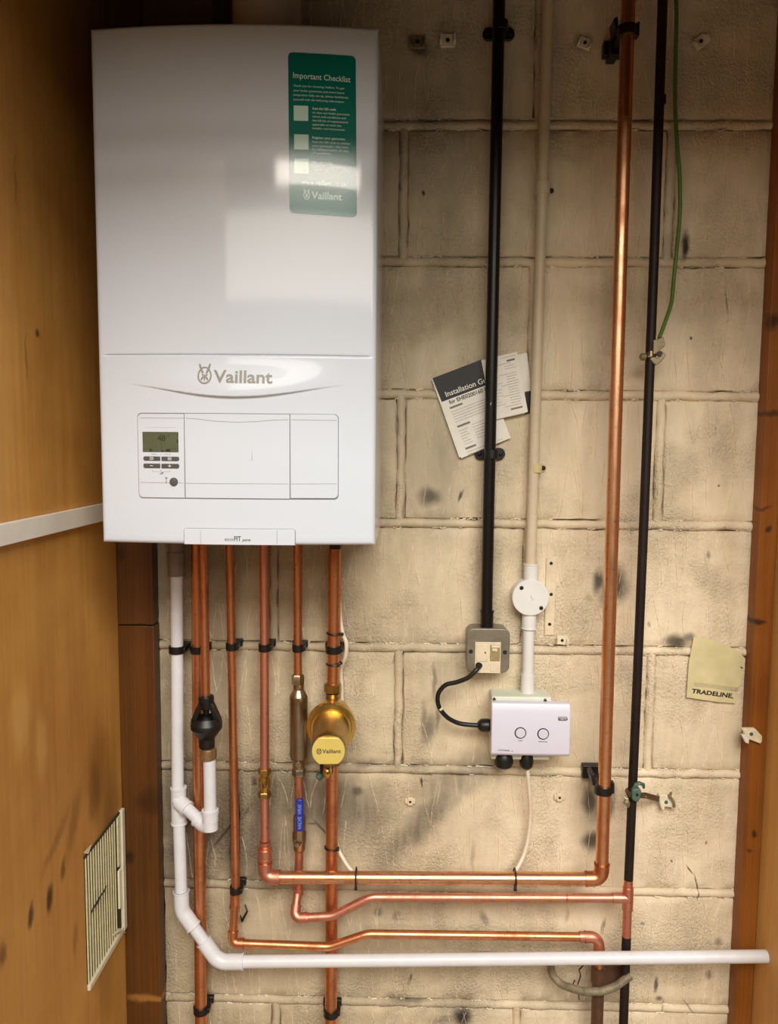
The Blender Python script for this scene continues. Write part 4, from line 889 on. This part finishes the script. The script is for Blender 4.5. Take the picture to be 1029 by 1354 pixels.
# logo in a rounded frame
lo = MB(); pts = rrect(at(738, 952.8, CD).x, at(749.6, 952.8, CD).x, at(744, 953, CD).z, at(744, 947.6, CD).z, (.002, .0004, .0004, .002))
inn = rrect(at(738.7, 952.8, CD).x, at(749.0, 952.8, CD).x, at(744, 952.3, CD).z, at(744, 948.3, CD).z, (.0014, .0003, .0003, .0014)); n = len(pts)
lo.add([(x, -CD-.0003, z) for x, z in pts]+[(x, -CD-.0003, z) for x, z in inn], [(i, (i+1) % n, (i+1) % n+n, i+n) for i in range(n)]); text_on(lo, 'ESi', at(739.2, 952, CD+.0003), at(750.8, 952.2, CD+.0003), .0036, .03)
mk('logo', lo, M_INKD, cb_, smooth=0)
for x, y in ((654.2, 924.6), (721.8, 926.2)):   # cover screws notches on the top edge
    mk('notch', MB().prism([at(x-2, y+1.2, .052), at(x, y-1.6, .052), at(x+2, y+1, .052), at(x, y, .052)][::-1], (0, .006, 0)), M_INKB, cb_, smooth=0)
for (x, r_, ln) in ((666.5, 12.4, 16), (696.5, 9.3, 17)):
    c = at(x, 1000, .040); k = mpp(x, 1000, .04); mk('gland', MB().lathe([(.006, r_*k*.8), (0, r_*k), (-ln*k*.55, r_*k), (-ln*k*.8, r_*k*.9), (-ln*k, r_*k*.5)], c, VZ, 14), M_BLACK, cb_)
c = at(642, 959, .034); mk('gland', MB().lathe([(-.004, .0125), (.003, .0125), (.0035, .0095), (.006, .0115), (.018, .0115), (.022, .009), (.025, .0060)], (q0.x+.002, c.y, c.z), (-1, 0, 0), 14), M_BLACK, cb_)
# white cable
wpath = [at(697, 1012, .040), at(699.5, 1040, .034), at(701.5, 1075, .022), at(699, 1105, .018), at(693, 1130, .022), at(684, 1148, .034), at(676, 1160, .053), at(650, 1163, .052), at(580, 1163, .050), at(500, 1162, .047), at(478, 1160, .045), at(464, 1150, .040), at(452, 1132, .026), at(445, 1116, .018), at(440, 1090, .016), at(440, 1040, .016), at(446, 1000, .014), at(452, 960, .012), at(452, 915, .012), at(451, 885, .016), at(457, 868, .030), at(458, 850, .034), at(453.5, 838, .028), at(450, 815, .018), at(447, 770, .016), at(446, 722, .016)]
mk('sensor_cable', MB().tube(smooth_path(wpath, 6), .0036, 12), M_CABLE, label='thin white cable from the control box along the copper main to the filter pipe', cat='cable')
def tie(c, axis, r, label, tail=None, mat=M_TIE):
    e = MB(); a = Vector(axis).normalized(); u = a.orthogonal().normalized(); w = a.cross(u)
    e.tube([Vector(c)+(u*cos(t_)+w*sin(t_))*r for t_ in edge_lin(0, 2*pi, 28)], .0013, 8)
    o = mk('cable_tie', e, mat, label=label, cat='cable tie', group='black cable ties on the copper pipes')
    h = Vector(c)+Vector(tail)*r; mk('tie_head', MB().box(h-Vector((.0026, .0026, .0022)), h+Vector((.0026, .0026, .0022))), mat, o, bevel=.0006)
    return o
tie(at(442.5, 837.5, .032), (0.05, 0, 1), .0136, 'black cable tie above the clip over the brass filter', (1, -.3, 0)); tie(at(442, 877.5, .032), (-.06, 0, 1), .0136, 'black cable tie just above the brass filter inlet nut', (.6, -.8, 0))
tie(at(438.8, 1121, .032), (.1, 0, 1), .0125, 'black cable tie on the wide return pipe below the filter', (.9, -.4, 0))
tie(at(471, 1160.3, .070), (1, 0, 0), .0165, 'black cable tie at the left end of the horizontal copper main', (0, -.4, -1)); tie(at(681, 1161.3, .070), (1, 0, 0), .0165, 'black cable tie under the control box on the copper main', (0, -.4, -1))

# ================================================================== PAPERS
def sheet(name, corners, d, th, mat, parent=None, **kw):
    return mk(name, MB().prism([at(x, y, d) for x, y in corners][::-1], (0, th, 0)), mat, parent, smooth=0, **kw)
# rear leaflet (white over a black cover) furthest right
r1 = sheet('leaflet', [(655, 474), (697, 466.6), (702.5, 516), (703, 545.5), (668, 552)], .0035, .0025, M_PAPER, label='white and black folded leaflet poking out rightmost behind the others', cat='leaflet')
sheet('black_cover', [(694, 518), (702.3, 516.6), (703, 545.2), (694, 548)], .0040, .0004, M_INKB, r1, label='black printed lower part')
bk = sheet('booklet', [(571.5, 500.5), (637, 475.5), (675.5, 579), (610, 606)], .0085, .0004, M_PAPER, label='tilted installation booklet with a black header, tucked behind the black conduit', cat='booklet')
sheet('under_page', [(571.0, 501.5), (630, 480), (668, 580.5), (607.5, 605)], .0080, .0035, M_PAPER, bk)
sheet('header_band', [(571.8, 500.2), (637.2, 475.2), (649, 507), (584.3, 531.5)], .0087, .0002, M_INKB, bk, label='black header band')
t = MB(); text_on(t, 'Installation Guide', at(590.5, 524.8, .0089), at(655.5, 501, .0089), .0092, .008); mk('header_lettering', t, M_PAPER, bk, smooth=0)
t = MB(); text_on(t, 'for EHE0200160 Pro', at(594.8, 534.5, .0089), at(651, 514.2, .0089), .0066, .018)
u = Vector((65.5, -25.3)).normalized(); v = Vector((.375, .927))
def bp(s, w_, d=.0089): return at(571.5+u.x*s+v.x*w_, 500.5+u.y*s+v.y*w_, d)
mk('title_lettering', t, M_INKB, bk, smooth=0)
t = MB(); th = MB()
def heading(s0, s1, w_): th.add([bp(s0, w_), bp(s1, w_), bp(s1, w_-2.6), bp(s0, w_-2.6)], [(0, 1, 2, 3)])
heading(7, 25, 46.5); heading(7, 25, 73); heading(6, 21, 104)
for i in range(5): lines_on(t, bp(7, 51+i*3.6), bp(62, 51+i*3.6), .0007, fill=.95)
for i in range(6): lines_on(t, bp(7, 78+i*3.8), bp(20, 78+i*3.8), .0007); lines_on(t, bp(26, 76+i*3.8), bp(58, 76+i*3.8), .0007)
for i in range(2): lines_on(t, bp(6, 108+i*3.4), bp(62, 108+i*3.4), .0007, fill=.9)
mk('body_print', t, M_INKG, bk, smooth=0); mk('heading_print', th, M_INKG, bk, smooth=0)
lf = sheet('leaflet', [(636.5, 476.5), (683.8, 465), (698.2, 544.5), (652, 555.5)], .0135, .0004, M_PAPER, label='white instruction leaflet of small print crossing in front of the booklet', cat='leaflet')
sheet('under_page', [(640, 477), (682.5, 466), (696.5, 545.5), (655, 555)], .0130, .003, M_PAPER, lf)
u2 = Vector((47.3, -11.5)).normalized(); v2 = Vector((.178, .984)); t = MB(); th = MB()
def lp_(s, w_, d=.0137): return at(636.5+u2.x*s+v2.x*w_, 476.5+u2.y*s+v2.y*w_, d)
th.add([lp_(33, 10), lp_(44, 10), lp_(44, 7.4), lp_(33, 7.4)], [(0, 1, 2, 3)]); th.add([lp_(27, 73.5), lp_(43, 73.5), lp_(43, 71.2), lp_(27, 71.2)], [(0, 1, 2, 3)])
for i in range(17):
    if i in (3,): continue
    lines_on(t, lp_(29 if i % 4 else 20, 12+i*3.5), lp_(45, 12+i*3.5), .0007, fill=random.uniform(.7, 1))
for i in range(12): lines_on(t, lp_(3, 20+i*4), lp_(24, 20+i*4), .0006)
lines_on(t, lp_(26, 4), lp_(46, 4), .0006, fill=1)
mk('body_print', t, M_INKG, lf, smooth=0); mk('heading_print', th, M_INKG, lf, smooth=0)
# old trade paper
tp_pts = [(917.6, 842.4), (930, 843.6), (943.7, 846), (953, 849.5), (961, 853), (972.7, 859), (983.5, 863), (981, 865.5), (984, 869), (986, 873.6), (984.5, 879), (983.8, 883), (979, 881), (980.5, 885.5), (983.5, 887.5), (983, 892), (980, 896), (981, 900), (980.6, 904), (977, 908), (973, 911.5), (973, 913), (972.5, 930), (950, 928.3), (930, 925.5), (908, 922), (911, 878), (914.5, 858)]
tp = MB(); front_ = [at(x, y,   .006+0*x) for x, y in tp_pts]
tp.prism(front_[::-1], (0, .0006, 0)); tpo = mk('trade_label', tp, M_OLDP, smooth=0, label='torn yellowed paper reading TRADELINE on the wall by the right timber', cat='paper label')
def tpp(x, y): return at(880+x/6.906, 820+y/6.906, .0067)
t = MB(); text_on(t, 'TRADELINE.', tpp(248, 664), tpp(618, 712), .0078, .03, .25, up=Vector((-.13, 0, .99))); mk('lettering', t, M_INKB, tpo, smooth=0)
t = MB()
for i in range(3): lines_on(t, tpp(265, 572+i*13), tpp(660, 622+i*13), .0006, fill=1)
lines_on(t, tpp(590, 640), tpp(662, 650), .0011, fill=1); lines_on(t, tpp(605, 716), tpp(624, 718), .0008, fill=1); mk('fine_print', t, M_INKG, tpo, smooth=0)

# ================================================================== BITS ON THE WALL
def irregular(c, pts, d0, d1): return MB().prism([at(x, y, d1) for x, y in pts][::-1], (0, d1-d0, 0))
# strip with holes
ms = empty('metal_strip', at(730, 790, 0), 'painted perforated metal strip on the wall right of the round box', 'metal strip')
mk('strip', irregular(None, [(724, 738.5), (736, 738), (732.8, 840), (721, 840)], 0, .003), M_SOOTY, ms, bevel=.0008)
mk('raised_edge', MB().tube([at(723.5, 738, .002), at(721, 840, .002)], .0016, 8), M_SOOTY, ms)
for x, y in ((729, 745), (729, 786), (727, 825.5)): mk('screw_hole', MB().lathe([(0, .0030), (.0005, .0028), (.0005, .0001)], at(x, y, .0030), (0, -1, 0), 12), M_INKB, ms)
def cable_clip(px, py, s, label, mat=M_DIRTYW, rot=0, group='broken white pipe clips left on the wall', d=0.0, dep=.012):
    """C-shaped nail-on clip base: plate with a centre boss and two upstanding lugs"""
    c = at(px, py, d); e = empty('wall_clip', c, label, 'wall clip', group); Rm = Matrix.Rotation(radians(rot), 3, 'Y')
    def q(x, y, z): return c+Rm @ Vector((x*s, 0, z*s))+Vector((0, -y*dep, 0))
    b = MB()
    b.add([q(-1, 0, -.8), q(1, 0, -.8), q(1, 0, .8), q(-1, 0, .8), q(-1, .35, -.8), q(1, .35, -.8), q(.9, .35, .75), q(-.9, .35, .8)], [(0, 3, 2, 1), (4, 5, 6, 7), (0, 1, 5, 4), (1, 2, 6, 5), (2, 3, 7, 6), (3, 0, 4, 7)])
    mk('plate', b, mat, e, bevel=.0008)
    for sx in (-1, 1):
        l = MB(); l.add([q(sx*.55, .3, -.75), q(sx*1, .3, -.75), q(sx*1.05, .3, .6), q(sx*.65, .3, .5), q(sx*.75, 1, -.6), q(sx*1, 1, -.65), q(sx*1, 1, .3), q(sx*.8, .9, .2)], [(0, 3, 2, 1), (4, 5, 6, 7), (0, 1, 5, 4), (1, 2, 6, 5), (2, 3, 7, 6), (3, 0, 4, 7)])
        mk('lug', l, mat, e, bevel=.0006)
    mk('nail_head', MB().lathe([(0, s*.28), (.001, s*.25), (.0012, .0001)], q(0, .36, 0), (0, -1, 0), 10), M_INKB, e)
cable_clip(552, 57, .013, 'dark stained clip remnant in shadow, nearest the boiler top', M_OLDM, 0, dep=.014)
cable_clip(592, 55, .013, 'pale clip remnant in shadow beside the black saddle', M_DIRTYW, 180, dep=.014)
cable_clip(773, 58, .011, 'clip remnant in shadow between the cream conduit and copper riser', M_DIRTYW, 20)
cable_clip(926, 56, .012, 'clip remnant in shadow right of the green wire', M_DIRTYW, -35)
cable_clip(743, 846, .010, 'cream clip remnant just below the perforated metal strip', M_DIRTYW, 5)
for x, y, l in ((542.5, 1058.5, 'small cream nailed plug left of the white cable, on smoke stained block'), (739.5, 1053, 'small painted nailed plug between the white cable and copper riser')):
    c = at(x, y, 0); o = mk('wall_plug', MB().box(c+Vector((-.0095, -.0045, -.005)), c+Vector((.0095, -.0002, .005))).box(c+Vector((-.005, -.006, -.0075)), c+Vector((.005, -.0003, .0075))), M_SOOTY, label=l, cat='wall plug', bevel=.0012)
    mk('hole', MB().lathe([(0, .0024), (.0004, .0022), (.0004, .0001)], c+Vector((0, -.006, 0)), (0, -1, 0), 10), M_INKB, o)
# white clip on right timber
c = at(994, 972, PD); e = empty('wall_clip', c, 'white plastic clip screwed to the right timber post', 'wall clip')
P_ = lambda x, y, d: at(880+x/6.906, 820+y/6.906, d)
mk('plate', MB().prism([P_(x, y, PD+.008) for x, y in ((700, 990), (820, 990), (885, 1060), (885, 1105), (870, 1130), (770, 1090), (760, 1130), (735, 1120), (715, 1060), (725, 1035))][::-1], (0, .0078, 0)), M_DIRTYW, e, bevel=.001)
mk('raised_lug', MB().prism([P_(x, y, PD+.014) for x, y in ((700, 1050), (735, 1052), (765, 1095), (765, 1130), (735, 1122))][::-1], (0, .007, 0)), M_WHITE, e, bevel=.001)
mk('screw', MB().lathe([(0, .0032), (.001, .003), (.0012, .0001)], P_(785, 1040, PD+.008), (0, -1, 0), 12), M_VERD, e)
# green wire and earth clamps
gw = [at(897, -330, .030), at(894.5, -30, .030), at(894.8, 20, .030), at(893.5, 80, .028), at(893, 140, .026), at(895.5, 190, .024), at(899, 235, .022), at(899, 285, .022), at(895, 330, .026), at(891, 370, .030), at(888, 400, .036), at(880, 425, .046), at(872, 447, .054)]
mk('earth_wire', MB().tube(smooth_path(gw, 7), .0032, 12), M_GREEN, label='green earth wire hanging beside the black pipe at top right', cat='cable')
ec = empty('earth_clamp', at(864, 470, .05), 'tarnished earth clamp on the black pipe where the green wire ends', 'earth clamp')
Q = lambda x, y, d: at(845+x/20.58, 430+y/20.58, d)
mk('strap', MB().lathe([(-.0055, .0084), (-.0055, .0094), (.0055, .0094), (.0055, .0084)], at(860.2, 470, .05), (.45, 0, 1), 22), M_STRAP, ec)
mk('wing_bolt', MB().lathe([(0, .004), (.002, .0062), (.008, .0062), (.010, .004)], Q(190, 850, .056), (-1, -.2, -.15), 10), M_OLDM, ec)
mk('terminal_tag', MB().prism([Q(x, y, .064) for x, y in ((400, 400), (490, 380), (680, 320), (715, 560), (600, 660), (420, 800), (385, 760), (400, 600))][::-1], (0, .006, 0)), M_OLDM, ec, bevel=.0012)
mk('clamp_body', MB().prism([Q(x, y, .061) for x, y in ((300, 910), (420, 850), (480, 890), (600, 850), (640, 760), (700, 740), (740, 830), (690, 900), (600, 1000), (480, 1090), (400, 1040))][::-1], (0, .012, 0)), M_OLDM, ec, bevel=.0012)
mk('clamp_screw', MB().lathe([(0, .0048), (.003, .0048), (.004, .003), (.004, .0001)], Q(560, 790, .055), (.1, -1, .1), 12), M_INKD, ec)
mk('bright_edge', MB().box(Q(315, 700, .0645), Q(350, 850, .0625)), M_DIRTYW, ec)
# lower clamp
e2 = empty('earth_clamp', at(840, 1052, .05), 'green corroded earth clamp low on the black pipe with strap to a clip', 'earth clamp')
Q = lambda x, y, d: at(800+x/10.29, 1000+y/10.29, d)
mk('strap_ring', MB().lathe([(-.0045, .0083), (-.0045, .0095), (.0045, .0095), (.0045, .0083)], at(834.7, 1047, .05), (-.35, 0, 1), 22), M_STRAP, e2)
mk('body', MB().prism([Q(x, y, .066) for x, y in ((375, 460), (430, 440), (485, 450), (500, 480), (480, 590), (445, 635), (385, 610), (368, 570))][::-1], (0, .014, 0)), M_VERD, e2, bevel=.002)
mk('screw', MB().lathe([(0, .0025), (.001, .0023), (.001, .0001)], Q(440, 525, .0665), (0, -1, 0), 10), M_INKB, e2)
mk('top_hook', MB().tube([Q(385, 450, .062), Q(420, 385, .064), Q(470, 365, .064), Q(525, 385, .06), Q(530, 430, .056)], [.003, .0034, .0034, .003, .002], 10), M_VERD, e2)
mk('wing_nut', MB().lathe([(0, .005), (.004, .006), (.008, .004)], Q(310, 610, .056), (-.6, -.3, -.7), 8), M_OLDM, e2)
mk('wing_nut', MB().tube([Q(265, 555, .054), Q(300, 580, .056), Q(322, 650, .056), Q(318, 690, .054)], [.003, .0036, .003, .0018], 8), M_OLDM, e2)
mk('strap_tail', MB().prism([Q(480, 500, .052), Q(550, 495, .048), Q(640, 520, .034), Q(745, 545, .015), Q(740, 620, .015), Q(640, 600, .034), Q(550, 575, .048), Q(480, 570, .052)][::-1], (0, .0016, 0)), M_STRAP, e2, smooth=0)
mk('strap_rivet', MB().lathe([(0, .002), (.0012, .0016)], Q(555, 545, .0485), (0, -1, 0), 10), M_CHROME, e2)
c = at(881, 1060, 0); e3 = empty('wall_clip', c, 'dirty cream clip at the end of the corroded clamp strap', 'wall clip', 'broken white pipe clips left on the wall')
mk('plate', MB().prism([Q(x, y, .014) for x, y in ((745, 535), (830, 520), (880, 560), (950, 600), (965, 680), (950, 740), (900, 700), (820, 690), (815, 740), (790, 750), (760, 700), (745, 620))][::-1], (0, .0136, 0)), M_DIRTYW, e3, bevel=.0016)
mk('side_lug', MB().prism([Q(x, y, .020) for x, y in ((870, 555), (905, 515), (925, 500), (905, 550), (960, 620), (968, 700), (935, 700), (935, 640))][::-1], (0, .008, 0)), M_OLDM, e3, bevel=.001)
mk('nail_head', MB().lathe([(0, .0034), (.001, .003), (.001, .0001)], Q(835, 625, .0142), (0, -1, 0), 10), M_VERD, e3)

# ================================================================== LEFT PANEL THINGS
# mini trunking
h0, h1 = atx(133, 667.5, XL+.012), atx(133, 689.5, XL+.012); zt1 = h0.z; zt0 = h1.z
f0_, f1_ = atx(0, 694.5, XL+.012), atx(0, 722.5, XL+.012)
tk = empty('mini_trunking', (XL, -.5, zt0), 'white plastic mini trunking running along the left plywood panel', 'trunking')
def zb(y, a, b): s = (y-a.y)/(b.y-a.y); return a.z+(b.z-a.z)*s
yA, yB = -.035, -1.2
mbx = MB(); 
for (y) in (yA, yB):
    mbx.v += [Vector((XL+.0003, y, zb(y, h1, f1_))), Vector((XL+.011, y, zb(y, h1, f1_))), Vector((XL+.011, y, zb(y, h0, f0_))), Vector((XL+.0003, y, zb(y, h0, f0_)))]
mbx.f = [(0, 1, 2, 3), (7, 6, 5, 4), (0, 4, 5, 1), (1, 5, 6, 2), (2, 6, 7, 3), (3, 7, 4, 0)]
mk('base', mbx, M_TRUNK, tk, bevel=.001)
lid = MB()
for y in (yA, yB):
    lid.v += [Vector((XL+.0095, y, zb(y, h1, f1_)-.0006)), Vector((XL+.0128, y, zb(y, h1, f1_)-.0006)), Vector((XL+.0128, y, zb(y, h0, f0_)+.0006)), Vector((XL+.0095, y, zb(y, h0, f0_)+.0006))]
lid.f = list(mbx.f); mk('lid', lid, M_TRUNK, tk, bevel=.0008)
# vent
xv = XL+.002
V0, V1, V2, V3 = atx(113, 1132, xv), atx(159, 1080, xv), atx(160.5, 1236, xv), atx(117, 1308, xv)
ya, yb_ = min(V0.y, V3.y), -.034; zt_, zb_ = (V0.z+V1.z)/2, (V2.z+V3.z)/2
zt_ = V0.z; zb_ = V3.z
ve = empty('air_vent', (XL, ya, zb_), 'cream louvred air vent low in the left plywood panel, with a crack', 'air vent')
mk('slat_gap_shade', MB().box((XL+.0002, ya, zb_), (XL+.0008, yb_, zt_)), M_DARK, ve)  # dark sheet paints the shade between the slats
fwd = .007
mk('frame_bottom', MB().box((XL+.0006, ya-.002, zb_-.002), (XL+.006, yb_, zb_+.008)), M_VENTF, ve, bevel=.001)
mk('frame_side', MB().box((XL+.0006, yb_-.013, zb_), (XL+.007, yb_, zt_+.002)), M_VENTF, ve, bevel=.001)
mk('frame_top', MB().box((XL+.0006, ya-.002, zt_-.003), (XL+.003, yb_, zt_+.001)), M_DARK, ve, bevel=.0006)
ns = 13; y0s, y1s = ya+.001, yb_-.030
for i in range(ns):
    yy = y0s+(y1s-y0s)*i/ns; w_ = (y1s-y0s)/ns
    mk('slat', MB().add([(XL+.0012, yy, zb_+.007), (XL+.0026, yy+w_*.30, zb_+.007), (XL+.0010, yy+w_*.62, zb_+.007), (XL+.0012, yy, zt_-.003), (XL+.0026, yy+w_*.30, zt_-.003), (XL+.0010, yy+w_*.62, zt_-.003)], [(0, 1, 2), (3, 5, 4), (0, 3, 4, 1), (1, 4, 5, 2), (2, 5, 3, 0)]), M_VENT, ve, smooth=0)
mk('slide_panel', MB().box((XL+.001, y1s+.003, zb_+.05), (XL+.0045, yb_-.016, zb_+.12)), simple('clean_vent_plastic', srgb(236, 228, 190), .5, var=.02), ve, bevel=.0006)
mk('slide_channel', MB().box((XL+.001, y1s+.003, zb_+.128), (XL+.0040, yb_-.016, zt_-.004)), M_VENT, ve, bevel=.0006)
cr_ = [atx(x, y, XL+.0062) for x, y in ((121, 1207), (124, 1200), (129, 1193), (132, 1186), (138, 1178), (141, 1171))]
mk('crack', MB().tube(cr_, [.0008, .0016, .0022, .0012, .0016, .0006], 6), M_DARK, ve)
cp_ = atx(114, 1126, XL+.003); mk('paint_flake', MB().add([cp_+Vector((.0, -.012, .004)), cp_+Vector((.004, .014, .006)), cp_+Vector((.002, .004, -.006))], [(0, 1, 2)]), M_VENTF, ve, smooth=0)
cp_ = atx(163, 1232, XL+.003); mk('paint_flake', MB().tube([atx(150, 1236, XL+.004), atx(157, 1230, XL+.006), at(166, 1233, .034)], [.001, .0035, .0008], 6), M_VENTF, ve)
